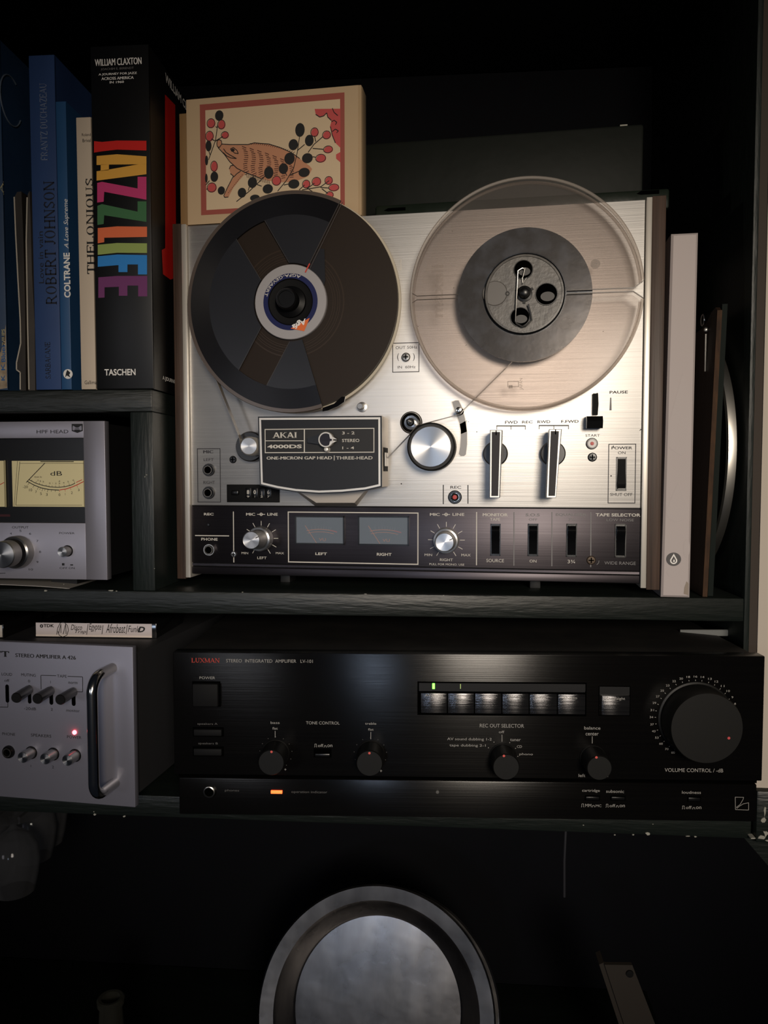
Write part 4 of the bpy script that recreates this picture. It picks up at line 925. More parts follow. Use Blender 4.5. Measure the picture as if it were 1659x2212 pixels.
def offon(P, x0, x1, y0, y1, ta, tb, k='lux_ink'):
    w = x1 - x0
    P.Lp([(x0, y1), (x0 + w*.03, y1), (x0 + w*.03, y0), (x0 + w*.12, y0), (x0 + w*.12, y1), (x0 + w*.15, y1)], .0003, k)
    P.T(ta, x0 + w*.20, y0, x0 + w*.50, y1, k); ym = (y0 + y1)/2
    P.Lp([(x0 + w*.52, y1), (x0 + w*.56, y1), (x0 + w*.56, ym), (x0 + w*.65, ym), (x0 + w*.65, y1), (x0 + w*.69, y1)], .0003, k)
    P.T(tb, x0 + w*.72, y0 + 1.4, x1, y1, k)
offon(X, 679, 718, 1607, 1613.6, 'off', 'on')
a, b, c, d = X.B(679, 1618, 715, 1634.6); o = MB().quad(a - .0004, b + .0004, c - .0004, d + .0004, -E).build('tone_button', M['hole'], lx, False); MB().box(a + .0006, b - .0006, -.0020, .001, c + .0005, d - .0030, .0006).build('button_cap', M['black'], o)
# input selector: recess, lamp strip, six brushed buttons
a, b, c, d = X.B(904, 1475.5, 1264.5, 1543.5)
sel = MB().frame(a - .0008, b + .0008, c - .0008, d + .0008, .0012, -E).build('input_selector', M['hole'], lx, False)
zs = X.U(1084, 1494)[1]
MB().quad(a, b, zs, d, -E).build('lamp_strip', mat('lamp_strip', (26, 26, 27), .3), sel, False)
MB().quad(a, b, c, zs, -E).build('button_recess', M['hole'], sel, False)
for (x0, x1) in ((909.1, 965.3), (967, 1023.7), (1025.2, 1082.8), (1084.2, 1141.7), (1143, 1202.2), (1203.7, 1263)):
    u0 = X.U(x0, 1518)[0]; u1 = X.U(x1, 1518)[0]
    MB().box(u0, u1, -.0022, .0, c + .0012, zs - .0010, .0005).build('selector_button', M['lux_btn'], sel)
u, v = X.U(936.5, 1481.8); MB().box(u - .0009, u + .0009, -.0006, 0, v - .0021, v + .0021).build('selector_lamp', mat('green_lamp', (120, 255, 90), .4, emit=(110, 255, 70), estr=4.0), sel, False)
u, v = X.U(994.7, 1482.5); MB().box(u - .0003, u + .0003, -.0004, 0, v - .0018, v + .0018).build('selector_mark', mat('green_mark', (170, 190, 120), .5, emit=(150, 190, 100), estr=.15), sel, False)
XB = Panel(LUX, -.0022, sel)
XB.T('AV-1/aux', 917.8, 1499, 956, 1504.6, 'lux_ink'); XB.T('tuner', 1100, 1503.2, 1124, 1508, 'lux_ink'); XB.T('CD', 1166.4, 1503.8, 1177.8, 1509, 'lux_ink'); XB.T('phono', 1216.8, 1504.6, 1246.7, 1511.7, 'lux_ink'); XB.done()
a, b, c, d = X.B(1294.5, 1483, 1360, 1545); o = MB().frame(a - .0005, b + .0005, c - .0005, d + .0005, .0007, -E).build('direct_button', M['hole'], lx, False)
MB().box(a + .0012, b - .0004, -.0022, .0, c + .0006, c + (d-c)*.70, .0005).build('button_cap', M['lux_btn'], o)
MB().quad(a, b, c + (d-c)*.70, d, -E).build('lamp_strip', mat('lamp_strip2', (26, 26, 27), .3), o, False)
XB = Panel(LUX, -.0022, o); XB.T('CD straight', 1303, 1505.8, 1350.2, 1513.3, 'lux_ink'); XB.done()
xt('REC OUT SELECTOR', 1036.4, 1563.7, 1131.9, 1571.4); xt('off', 1077.5, 1578.3, 1089.4, 1583.6); X.Lp([(1084.4, 1586.8), (1084.4, 1602)], .0004, 'lux_ink')
xt('AV sound dubbing 1-2', 966, 1593.4, 1062, 1600.8); xt('tape dubbing 2-1', 970.9, 1607.2, 1049, 1614); xt('tuner', 1101.9, 1595.5, 1124.7, 1600.8); xt('CD', 1116.5, 1609.9, 1127.4, 1615.2); xt('phono', 1121.8, 1626.3, 1151, 1632.7)
for q in ((1067, 1603), (1055, 1615), (1101, 1604), (1113.5, 1616.5), (1118.5, 1633.5)): u, v = X.U(*q); X.mb('lux_ink').disc(u, v, .00035, -E, 8)
xt('balance', 1262, 1569, 1296.8, 1575.8); xt('center', 1265, 1582.2, 1293, 1588.6); X.Lp([(1279.2, 1590.5), (1279.2, 1605.7)], .0004, 'lux_ink'); xt('left', 1249.8, 1671.6, 1264.2, 1678.2); xt('right', 1292, 1672, 1313.4, 1679.6)
vc = LUX.uv(1502, 1552)
for t, cx, cy in (('oo',917,960),('70',868,932),('60',823,890),('53',790,843),('43',766,793),('37',753,740),('34',748,683),('31',754,628),('29',771,572),('27',797,521),('25',832,476),('23',875,436),('22',925,402),('20',980,382),('18',1036,369),('16',1092,366),('14',1147,370),('13',1205,384),('12',1256,405),('11',1304,440),('10',1347,479),('9',1380,528),('8',1401,579),('7',1415,633),('5',1425,690)):
    px, py = 1200 + cx/3.614, 1360 + cy/3.614; X.T(t, px - 1.9*len(t), py - 2.2, px + 1.9*len(t), py + 2.2, 'lux_ink')
    u, v = X.U(px, py); dv = Vector((vc[0] - u, vc[1] - v)); L_ = dv.length
    X.mb('lux_ink').line(u + dv.x*.075, v + dv.y*.075, u + dv.x*.105, v + dv.y*.105, .00035, -E)
xt('VOLUME CONTROL / -dB', 1435.7, 1659.7, 1562, 1667.7)
def xl(t, x0, y0, x1, y1, k='lux_ink', **kw): XL.T(t, x0, y0, x1, y1, k, **kw)
x, z = LUX.uv(452.8, 1709, -.0015)
o = MB().lathe(x, z, [(.0043, .0015), (.0043, -.0005), (.0036, -.0008), (.0033, -.0002)], 36).build('headphone_socket', M['steel'], lx); MB().disc(x, z, .0034, .0004, 28).build('socket_hole', M['hole'], o, False)
xl('phones', 486, 1705, 516.6, 1710.6, 'ink_dim2'); xl('operation indicator', 629.5, 1708, 707, 1714.5, 'ink_dim2')
a, b, c, d = XL.B(585.5, 1706.8, 610, 1713.4); MB().box(a, b, .0003, .0016, c, d, .0002).build('indicator_lamp', mat('amber_lamp', (255, 150, 90), .4, emit=(255, 78, 26), estr=3.2), lx)
x, z = XL.U(944.9, 1710); MB().lathe(x, z, [(.0014, .0015), (.0012, .0004), (0, .0003)], 16).build('screw', M['ink_dim2'], lx)
xl('cartridge', 1257.3, 1704.5, 1295.5, 1712); xl('subsonic', 1309.3, 1705.9, 1347.8, 1712.5); xl('loudness', 1473, 1708.4, 1514, 1714.5)
offon(XL, 1255.3, 1299, 1736.3, 1743, 'MM', 'MC'); offon(XL, 1308.2, 1349.7, 1736.9, 1743.5, 'off', 'on'); offon(XL, 1473, 1514.9, 1740.7, 1747.4, 'off', 'on')
for q in ((1263, 1718, 1296, 1729), (1318, 1718.5, 1351, 1729.5), (1484, 1720, 1514, 1732)):
    a, b, c, d = XL.B(*q); o = MB().quad(a, b, c, d, .0015 - E).build('filter_button', M['hole'], lx, False); MB().box(a + .0008, b - .0008, .0004, .002, c + .0008, d - .0008, .0003).build('button_cap', M['black'], o)
def c6(x, y): return (1200 + x/3.614, 1360 + y/3.614)
XL.Lp([c6(*q) for q in ((1402, 1307), (1468, 1309), (1462, 1328), (1440, 1365), (1412, 1385), (1416, 1394), (1432, 1380), (1464, 1360), (1507, 1351), (1507, 1408), (1404, 1404), (1402, 1307))], .00035, 'lux_ink')
X.done(); XL.done()

# ------------------------------------------------------------------ books on the upper shelf
def upx(x, y, Y=0.0): p = F0.uv(x, y, -Y); return p
PAGE = mat('page_edges', (120, 108, 92), .8)
def book(name, lab, x0, x1, z1, depth, cm, Y=0.0, z0=SH1 + .0003, cat='book'):
    fr = Fr((x0, Y, z0)); w = x1 - x0; h = z1 - z0
    t = thing(name, lab, cat, fr); tb = min(.0025, w*.18)
    m = MB().box(0, w, 0, tb, 0, h, .0006).box(0, tb, tb*.5, depth, 0, h).box(w - tb, w, tb*.5, depth, 0, h)
    m.build('cover', cm, t)
    MB().box(tb, w - tb, tb, depth - .004, .003, h - .004).build('page_block', PAGE, t)
    return t, fr, Fr((x1, Y, z0), PI/2)
def XY(px, py): return F0.uv(px, py)
NAVYB = mat('navy_cover', (26, 42, 74), .45, 0, .4)
# robert johnson
x0, x1 = XY(79, 600)[0] * 0 + XY(66, 300)[0], XY(128, 600)[0]
BLUE = mat('blue_cover', (50, 74, 120), .5, 0, .3, var=(45, 67, 110), vscale=(30, 30, 12))
TEAL = mat('teal_cover', (42, 84, 128), .45, 0, .4, var=(38, 76, 118), vscale=(30, 30, 12))
xa, xb_, xc, xd, xe_, xf = -.1052, -.0835, -.0745, -.0662, -.0545, -.0530
t, fr, cv = book('book', 'thick blue book whose spine ends in black capitals at the foot', xa, xb_, .4378, .21, BLUE)
m = MB(); m2 = MB()
def sp(mb, fr, tt, x0, y0, x1, y1, y=-E, **kw):
    a, b, c, d = fr.box(x0, y0, x1, y1); mb.text(tt, a, b, c, d, y, rot=90, **kw)
sp(m, fr, 'ROBERT JOHNSON', 97, 391, 120, 658, ser=True, bold=.03); sp(m, fr, "Love in vain", 83, 500, 94, 612, ser=False); sp(m, fr, 'SARBACANE', 98, 739, 109, 818, ser=True, bold=.03)
m.build('spine_lettering', mat('navy_ink', (10, 14, 30), .6), t, False)
sp(m2, fr, 'FRANTZ DUCHAZEAU', 87, 180, 102, 347, ser=True, bold=.01); m2.build('author_lettering', mat('pale_blue_ink', (112, 124, 150), .6), t, False)
t, fr, cv = book('book', 'slim teal blue book with pale spine lettering and a round badge', xb_ + .0004, xc, .4005, .18, TEAL)
m = MB(); sp(m, fr, 'COLTRANE', 138, 546, 152, 643, bold=.03); sp(m, fr, 'A Love Supreme', 138, 430, 150, 537, shear=.3)
u, v = fr.uv(147, 808); m.disc(u, v, .0040, -E, 24); m.build('spine_lettering', M['ink_white'], t, False)
MB().flat([(u - .0005, v + .0035), (u + .0022, v + .0010), (u + .0010, v - .0006), (u + .0024, v - .0030), (u - .0010, v - .0012), (u - .0025, v - .0030), (u - .0016, v + .0006)], -E*2).build('badge_figure', M['ink_black'], t, False)
t, fr, cv = book('book', 'dark slim book pushed back between the teal book and the white paperback', xc + .0006, xd - .0006, .33, .16, mat('dark_cover', (16, 26, 32), .4, 0, .4, var=(30, 52, 62), vscale=(25, 25, 16)), Y=.022)
t, fr, cv = book('book', 'white paperback with large black serif capitals up its spine', xd, xe_ + .0008, .3872, .15, mat('ivory_cover', (206, 190, 170), .55, 0, .4, var=(196, 180, 160), vscale=(30, 30, 8)))
m = MB(); sp(m, fr, 'THELONIOUS', 187, 386, 203, 592, ser=True, bold=.03)
a, b, c, d = fr.box(177, 288, 196, 294); m.text('Roland', a, b, c, d, -E); a, b, c, d = fr.box(178.5, 300, 196, 307); m.text('Brival', a, b, c, d, -E); a, b, c, d = fr.box(183, 822, 208.5, 830); m.text('Gallima', a, b, c, d, -E)
m.build('spine_lettering', M['ink_black'], t, False)
JB = mat('black_gloss_cover', (14, 14, 15), .42, 0, .35)
jx0, jx1 = xf, -.0047
t, fr, cv = book('book', 'huge black book with big multicoloured letters running down its spine', jx0, jx1, .4425, .26, JB)
A_ = lambda x, y: fr.uv(x/3.95, 60 + y/3.95); B_ = lambda x, y: fr.uv(x/3.95, 460 + y/3.95)
LET = [('red', (206, 36, 30), A_, [[(803, 968), (870, 975), (1000, 963), (1250, 965), (1250, 1048), (1000, 1040), (870, 1055), (803, 1066)]]),
 ('amber', (226, 168, 70), A_, [[(825, 1095), (1000, 1080), (1250, 1098), (1250, 1165), (930, 1168), (825, 1172)], [(1250, 1164), (1250, 1250), (825, 1305), (825, 1225), (930, 1210), (1180, 1166)], [(860, 1168), (930, 1168), (930, 1215), (860, 1222)]]),
 ('pink', (198, 60, 116), A_, [[(1175, 1272), (1250, 1272), (1250, 1468), (890, 1400), (885, 1485), (830, 1492), (830, 1325), (870, 1315), (1175, 1372)]]),
 ('green', (64, 112, 72), A_, [[(1175, 1482), (1250, 1482), (1250, 1657), (890, 1600), (885, 1675), (832, 1683), (832, 1520), (870, 1505), (1175, 1570)]]),
 ('orange', (226, 112, 70), B_, [[(835, 130), (1000, 115), (1255, 118), (1255, 205), (890, 212), (890, 250), (835, 260)]]),
 ('lime', (150, 168, 92), B_, [[(835, 272), (1000, 257), (1255, 260), (1255, 342), (1000, 340), (835, 358)]]),
 ('blue', (46, 132, 206), B_, [[(835, 370), (1000, 355), (1255, 360), (1255, 525), (1178, 525), (1178, 440), (1088, 440), (1088, 505), (1012, 505), (1012, 445), (835, 460)]]),
 ('purple', (112, 52, 104), B_, [[(840, 550), (1000, 538), (1257, 538), (1257, 712), (1180, 712), (1180, 620), (1088, 620), (1088, 707), (1015, 707), (1015, 630), (893, 635), (893, 722), (840, 725)]])]
for nm, rgb, fn, polys in LET:
    m = MB()
    for q in polys: m.flat([fn(*p) for p in q], -E)
    m.build(nm + '_letter', mat('print_' + nm, rgb, .4), t, False)
m = MB()
for tt, x0, y0, x1, y1 in (('WILLIAM CLAXTON', 205, 126, 306, 141), ('A JOURNEY FOR JAZZ', 213, 157, 296, 163), ('ACROSS AMERICA', 219, 166, 289, 172), ('IN 1960', 237, 175, 268, 180), ('TASCHEN', 226, 797, 293, 811)):
    a, b, c, d = fr.box(x0, y0, x1, y1); m.text(tt, a, b, c, d, -E, bold=.02)
m.build('spine_lettering', M['ink_white'], t, False)
m = MB(); a, b, c, d = fr.box(218, 146, 289, 152); m.text('JOACHIM E. BERENDT', a, b, c, d, -E); m.build('dim_lettering', M['ink_dim'], t, False)
# print on its front cover, which faces right
m = MB(); mr = MB()
def cvp(px, py): u, v = cv.uv(px, py, 0.0003); return (w_ + .0003, u, v)
w_ = jx1 - jx0
red = [(356.5, 204), (378.5, 227), (380, 480), (380, 600), (368, 604), (352, 592), (349.5, 540), (357, 536)]
mr.add([cvp(*q) for q in red], [tuple(range(len(red)))]); mr.build('cover_letter', mat('print_red_cover', (196, 28, 20), .4), t, False)
g, f = glyphs('WILLIAM CLAXTON', .02)
pa, pb = cv.uv(357, 178, .0003), cv.uv(402, 226, .0003); k = .0075; zt_ = (pa[1] + pb[1])/2
u0 = pa[0]; u1 = u0 + (pb[0] - pa[0])*1.7
m.add([(w_ + .0004, u0 + (u1-u0)*p, pa[1] + .001 + k*q) for p, q in g], f)
g, f = glyphs('A JOURNEY FOR JAZZ', .02); pa, pb = cv.uv(351, 817, .0003), cv.uv(374, 823, .0003)
m.add([(w_ + .0004, pa[0] + (pb[0]-pa[0])*2.6*p, pa[1] - .002 + .0042*q) for p, q in g], f)
m.build('cover_lettering', M['ink_white'], t, False)

# torn sleeves and the worn blue annual at the far left
def sleeve(poly, Y, dp, cm, lab, edge=None):
    P = [F0.uv(*q, -Y) for q in poly]; zmin = min(p[1] for p in P); P = [(a, b - zmin + SH1 + .0003) for a, b in P]
    bx0 = sum(p[0] for p in P)/len(P)
    t = thing('record_sleeve', lab, 'record sleeve', loc=(bx0, Y, SH1 + .0003), group='worn sleeves at the far left')
    Q = [(a - bx0, b - SH1 - .0003) for a, b in P]
    MB().prism(Q, 0, dp).build('sleeve', cm, t, False)
    if edge:
        E2 = [F0.uv(*q, -Y) for q in edge]; E2 = [(a - bx0, b - zmin) for a, b in E2]
        MB().lines(E2, .0011, -.0003).build('torn_edge', mat('torn_paper', (176, 168, 154), .8), t, False)
    return t
DKS = mat('dark_sleeve', (24, 21, 20), .6, var=(62, 54, 46), vscale=(60, 60, 12))
sleeve([(31, 424), (37, 413), (46, 412), (50, 500), (54, 660), (56, 842), (44, 842), (43, 800), (35, 797), (36, 780), (44, 745), (44, 690), (39, 600), (34, 500)], .004, .2, DKS, 'black record sleeve with ragged white torn edge at the far left', [(31, 424), (34, 500), (39, 600), (44, 690), (45, 740), (36, 782), (36, 797), (44, 803), (44, 840)])
sleeve([(60, 418), (64, 411), (66, 470), (69, 590), (75, 700), (76, 842), (62, 842), (60, 700), (57, 520)], .004, .2, mat('grey_sleeve', (74, 68, 62), .6, var=(40, 36, 33), vscale=(50, 50, 14)), 'grey brown record sleeve beside the thick blue book', [(59, 425), (57, 520), (60, 700), (63, 840)])
t, fr, cv = book('annual', 'tall worn blue book at the far left with a torn spine foot', F0.uv(-60, 500)[0], F0.uv(13, 700)[0], .452, .19, mat('worn_blue', (38, 66, 98), .5, var=(30, 54, 84), vscale=(20, 20, 20)))
m = MB()
wn = [(-8, 845), (27, 838), (26, 800), (20, 745), (15, 735), (13, 700), (8, 738), (2, 760), (-8, 770)]
zz = MB(); Q = [fr.uv(*q) for q in wn]; Q = [(min(a, fr.uv(12.6, 700)[0]), max(b, .0004)) for a, b in Q]; zz.flat(Q, -E); zz.build('torn_spine', mat('torn_board', (176, 160, 136), .8, var=(130, 112, 92), vscale=(120, 120, 120)), t, False)
sp(m, fr, 'PHILIPS', 4, 711, 11, 748, bold=.02); sp(m, fr, 'A', 1, 392, 8, 421, ser=True); m.build('spine_lettering', mat('yellow_ink', (168, 160, 120), .6), t, False)
m = MB(); sp(m, fr, 'Blues', 3, 745, 12, 782, y=-E*2, bold=.02); sp(m, fr, 'K', 3, 785, 11, 800, y=-E*2, bold=.02); sp(m, fr, 'K', 3, 810, 11, 822, y=-E*2, bold=.02); m.build('torn_lettering', mat('blue_ink', (40, 92, 150), .6), t, False)
m = MB(); u, v = cv.uv(24, 218, .0004)
wa_ = F0.uv(13, 700)[0] - F0.uv(-60, 500)[0]
n = 20; Q = [(wa_ + .0004, u + .016*math.cos(RAD(60 + 270*i/n)), v + .020*math.sin(RAD(60 + 270*i/n))) for i in range(n + 1)]
m.tube(Q, .0006, 6); m.build('cover_letter', mat('pale_print', (96, 108, 124), .6), t)

# ------------------------------------------------------------------ on top of the recorder
RT = REC.o.z + RH
BO = (REC.uv(403.5, 345, -.006)[0], REC.uv(781, 330, -.006)[0])
BX = Fr(REC.world(BO[0], .006, RH + .0003), REC.yaw); bw = BO[1] - BO[0]
bh = BX.uv(590, 198)[1]
KR = mat('kraft_card', (184, 158, 124), .7, 0, .3, var=(176, 150, 116), vscale=(20, 20, 20))
hb = thing('card_game_box', 'cream card box with a boar and berry picture standing on the recorder', 'box', BX)
MB().box(0, bw, .0006, .019, 0, bh, .0010).build('box_body', KR, hb)
MB().box(bw - .0035, bw + .0002, .003, .0193, .002, bh - .0005, .0004).build('side_flap', mat('kraft_side', (160, 136, 104), .7), hb)
MB().box(.0002, bw - .0026, 0, .0006, .0, bh - .0006).build('front_sleeve', mat('cream_card', (194, 168, 134), .65, 0, .3), hb)
c3 = lambda x, y: BX.uv(380 + x/3.7705, 160 + y/3.7705)
def q3(pts): return [c3(*p) for p in pts]
a0, a1 = c3(195, 250), c3(1376, 1080)
b0, b1 = c3(240, 296), c3(1340, 1042)
m = MB(); th1 = b0[0] - a0[0]
m.quad(a0[0], a1[0], b0[1], a0[1], -E); m.quad(a0[0], a1[0], a1[1], b1[1], -E); m.quad(a0[0], b0[0], b1[1], b0[1], -E); m.quad(b1[0], a1[0], b1[1], b0[1], -E)
m.build('red_border', mat('dusty_red', (158, 78, 66), .65), hb, False)
MB().quad(b0[0], b1[0], b1[1], b0[1], -E).build('picture_ground', mat('picture_cream', (214, 190, 156), .65), hb, False)
m = MB(); m.flat(q3([(335, 570), (338, 545), (355, 535), (372, 545), (378, 572), (440, 576), (590, 576), (640, 562), (760, 572), (850, 600), (940, 640), (1010, 690), (1090, 750), (1110, 775), (1080, 830), (1040, 850), (950, 882), (840, 882), (760, 870), (690, 850), (620, 820), (560, 800), (500, 770), (440, 715), (400, 660), (365, 612), (345, 600)]), -E*1.6)
m.flat(q3([(436, 775), (448, 748), (470, 745), (528, 790), (500, 812), (470, 832), (446, 812)]), -E*1.5)
m.flat(q3([(530, 792), (572, 806), (520, 862), (470, 925), (438, 985), (430, 1003), (398, 1006), (392, 990), (425, 920), (470, 842)]), -E*1.7)
m.build('boar_print', mat('boar_tan', (196, 138, 104), .65), hb, False)
m = MB(); m.flat(q3([(1130, 285), (1340, 283), (1340, 602), (1300, 562), (1275, 500), (1255, 430), (1268, 380), (1238, 352), (1228, 318), (1205, 345), (1172, 354), (1140, 332)]), -E*1.4); m.flat(q3([(1340, 636), (1305, 655), (1305, 690), (1340, 720)]), -E*1.4)
RED = [(287,402,33,35),(372,412,30,35),(275,507,32,38),(400,498,30,26),(312,752,28,40),(293,925,38,36),(1130,475,30,33),(1228,497,32,30),(1240,615,36,26),(1180,687,40,30),(820,870,35,35),(1062,897,30,30),(1145,877,35,32),(1245,868,30,30),(1287,925,40,26),(1252,985,30,24)]
BLK = [(355,340,35,40),(268,587,25,42),(252,705,13,38),(250,850,11,35),(315,838,32,40),(372,950,30,32),(1012,457,38,52),(1088,543,35,43),(958,577,38,42),(927,690,42,45),(1072,687,43,38),(877,772,38,40),(758,805,38,47),(1046,803,45,35),(962,897,45,35),(625,885,38,42),(750,937,42,36),(540,968,35,38),(645,1010,40,25)]
k3 = abs(c3(700, 600)[0] - c3(701, 600)[0])
bk = MB()
for (x, yy, rx, ry) in RED:
    u, v = c3(x + 4, yy + 3); m.disc(u, v, rx*k3, -E*2.6, 18, ry*k3); u, v = c3(x, yy)
    pts = [(u + rx*k3*math.cos(2*PI*i/20), v + ry*k3*math.sin(2*PI*i/20)) for i in range(21)]; bk.lines(pts, 5*k3, -E*3)
m.build('berry_print', mat('berry_red', (198, 80, 78), .65), hb, False)
for (x, yy, rx, ry) in BLK: u, v = c3(x, yy); bk.disc(u, v, rx*k3, -E*3.4, 18, ry*k3)
for pts in ([(495,1040),(600,955),(690,870),(760,800)],[(830,955),(900,870),(960,770),(990,640),(1010,500)],[(880,905),(930,895)],[(590,950),(600,920)],[(700,915),(660,900)],[(1005,945),(1050,905)],[(1078,640),(1125,575),(1200,510)],[(1115,607),(1205,615)],[(990,625),(1050,575)],[(1140,552),(1130,505)],[(1115,675),(1142,680)],[(1030,945),(1180,920),(1250,870)],[(1070,935),(1130,890)],[(1180,925),(1250,930)],[(1190,935),(1240,975)],[(1085,940),(1115,960)],[(345,395),(325,540),(268,700)],[(322,548),(385,510)],[(325,430),(340,438)],[(290,530),(318,545)],[(268,620),(280,660)],[(245,905),(275,870)],[(250,940),(262,935)],[(905,830),(885,785)],[(920,830),(1010,790)],
            [(375,572),(440,576),(590,576),(640,562),(760,572),(850,600),(940,640),(1010,690)],[(345,600),(400,660),(440,715),(500,770),(560,800),(690,850)],[(335,570),(338,545),(355,535),(372,545),(376,572),(355,600),(338,590),(335,570)],[(436,775),(448,748),(470,745)],[(446,812),(470,832),(425,920),(392,990),(398,1006),(428,1003)],[(530,792),(500,812),(470,842)],[(390,610),(410,640),(440,660),(495,690),(450,685),(415,668),(385,640)],[(445,612),(470,600),(500,625),(510,650),(480,645),(445,612)],[(1140,330),(1172,352),(1205,343),(1230,318),(1238,352),(1268,380)],[(1260,430),(1275,500),(1300,562)],[(1268,390),(1290,378),(1312,395),(1300,415)],[(1275,470),(1300,450),(1325,465),(1310,480)],[(1275,280),(1290,315),(1320,340)]): bk.lines(q3(pts), 6*k3, -E*3.2)
u, v = c3(465, 622); bk.disc(u, v, 16*k3, -E*3.4, 10, 12*k3)
bk.build('ink_print', mat('picture_black', (24, 22, 22), .65), hb, False)
m = MB()
for row in range(7):
    for j in range(7):
        bx_ = 540 + row*62 + j*4 + 10*math.sin(j); by_ = 590 + j*36 + row*14 + (row*row)*1.2
        if by_ > 840 or (row > 5 and j > 3): continue
        dxx = -6 + j*9
        m.line(*c3(bx_, by_), *c3(bx_ + 34, by_ + 14 - j*5), 6*k3, -E*2.4)
        m.line(*c3(bx_ + 2, by_ + 17), *c3(bx_ + 34, by_ + 30 - j*5), 5*k3, -E*2.4)
for i in range(22): x = 600 + i*17; yb = 570 + (i*i)*.16; m.line(*c3(x, yb + 6), *c3(x + 10, yb - 6), 4*k3, -E*2.4)
for i in range(14): x = 575 + i*14; yb = 812 + i*4; m.line(*c3(x, yb), *c3(x + 8, yb + 34), 4*k3, -E*2.4)
for i in range(12): x = 545 - i*10; yb = 820 + i*13; m.line(*c3(x, yb), *c3(x - 8, yb + 6), 4*k3, -E*2.4)
m.build('bristle_print', mat('bristle_brown', (84, 46, 34), .65), hb, False)

tb0 = REC.uv(388.5, 366, -.010)[0]
TB = Fr(REC.world(tb0, .010, RH + .0003), REC.yaw); tbh = REC.uv(394, 246, -.010)[1] - RH; tbw = BO[0] - tb0 - .0004
tb = thing('tan_book', 'slim tan book standing beside the card box with the boar', 'book', TB)
MB().box(0, tbw, 0, .0014, 0, tbh, .0004).box(0, .0012, .001, .10, 0, tbh).box(tbw - .0012, tbw, .001, .10, 0, tbh).build('cover', mat('tan_cover', (140, 110, 70), .7), tb)
MB().box(.0012, tbw - .0012, .0016, .098, .002, tbh - .002).build('page_block', PAGE, tb)

# dark green vinyl case
GW = .032
gx0, gx1 = REC.uv(810, 450, -GW)[0], REC.uv(1447, 418, -GW)[0]
GC = Fr(REC.world(gx0, GW, RH + .0003), REC.yaw)
GM = mat('green_vinyl', (22, 30, 22), .34, 0, .5, bump=.35, bscale=(40, 40, 40), dist=.002)
gc = thing('vinyl_case', 'dark green vinyl case with slotted rim lying on the recorder', 'case', GC)
gl = gx1 - gx0; gt = GC.uv(1440, 406)[1]
MB().box(0, gl, 0, .14, 0, gt, .0022).build('rim', GM, gc)
for (x0, y0, x1, y1) in ((829, 449, 876, 456), (1375, 411.5, 1424, 420)):
    a, b, c, d = GC.box(x0, y0, x1, y1); MB().prism([(a, c + (d-c)*.3), (a + (b-a)*.2, c), (b, c), (b, d), (a + (b-a)*.2, d)], -.0002, .002).build('rim_slot', M['hole'], gc, False)
BW = .022
ba, bb = GC.uv(776, 380, -BW)[0], GC.uv(1390, 345, -BW)[0]; bt_ = GC.uv(1380, 278, -BW)[1]; bt2 = GC.uv(800, 299, -BW)[1]
MB().box(ba, bb, BW, .13, gt - .001, (bt_ + bt2)/2, .0025).build('body', mat('green_vinyl_body', (15, 19, 14), .6, 0, .25, bump=.3, bscale=(25, 25, 25), dist=.003), gc)
u, v = GC.uv(1348, 277, -BW); MB().box(u - .003, u + .003, BW + .002, BW + .01, (bt_ + bt2)/2 - .0005, (bt_ + bt2)/2 + .001).build('painted_glint', M['chip'], gc)  # pale bit standing in for a small highlight on the case

# ------------------------------------------------------------------ right of the recorder
WY = -.001
P = [F0.uv(*q, -WY) for q in ((1450.5, 508), (1508.5, 508), (1490, 1293), (1428, 1293))]
WBm = mat('white_card', (180, 170, 168), .6, 0, .3)
wz = .0004
wx = P[3][0]; lean = [(p[0] - wx, max(0, p[1] - P[3][1])) for p in P]
WF = Fr((wx, WY, wz), -.080)
P = [WF.uv(*q) for q in ((1450.5, 508), (1508.5, 508), (1490, 1293), (1428, 1293))]
lean = [(p[0], max(0, p[1] - P[3][1])) for p in P]
wbx = thing('slipcase', 'white slipcase with dark round drop emblem standing right of the recorder', 'box', WF)
H_ = lean[0][1]; w0 = lean[2][0]; sh = lean[0][0]
m = MB(); bev = .0016
for yy, ins_ in ((0, bev), (bev, 0), (.12, 0)):
    m.v += [(0 + ins_ + 0, yy, ins_), (w0 - ins_, yy, ins_), (w0 + (lean[1][0] - w0) - ins_, yy, H_ - ins_), (sh + ins_, yy, H_ - ins_)]
m.f = [(0, 1, 2, 3), (8, 11, 10, 9)] + [(k*4 + i, k*4 + (i+1) % 4, (k+1)*4 + (i+1) % 4, (k+1)*4 + i) for k in range(2) for i in range(4)]
m.build('case_body', WBm, wbx)
def drop(mb, px, py, r, h, y, n=22):
    u, v = WF.uv(px, py); Q = [(u, v + h)]
    for i in range(n + 1):
        a = RAD(35 - 250*i/n); Q.append((u + r*math.cos(a), v + r*math.sin(a)))
    Q[1:] = sorted(Q[1:], key=lambda p: 0) ; mb.flat(Q, y)
em = MB(); u, v = WF.uv(1455, 1208); em.disc(u, v, .0056, -E, 36, .0053); o = em.build('drop_emblem', mat('charcoal_print', (46, 42, 44), .5), wbx, False)
m = MB(); drop(m, 1455, 1211, .0027, .0055, -E*2); m.build('drop_outline', M['ink_white'], o, False)
m = MB(); drop(m, 1455, 1211, .0017, .0036, -E*3); m.build('drop_inner', mat('charcoal_print2', (46, 42, 44), .5), o, False)
m = MB(); drop(m, 1455.5, 1212, .0007, .0017, -E*4); m.build('drop_core', M['ink_white'], o, False)
m = MB(); drop(m, 1463, 1105, .0084, .023, -E*.6)
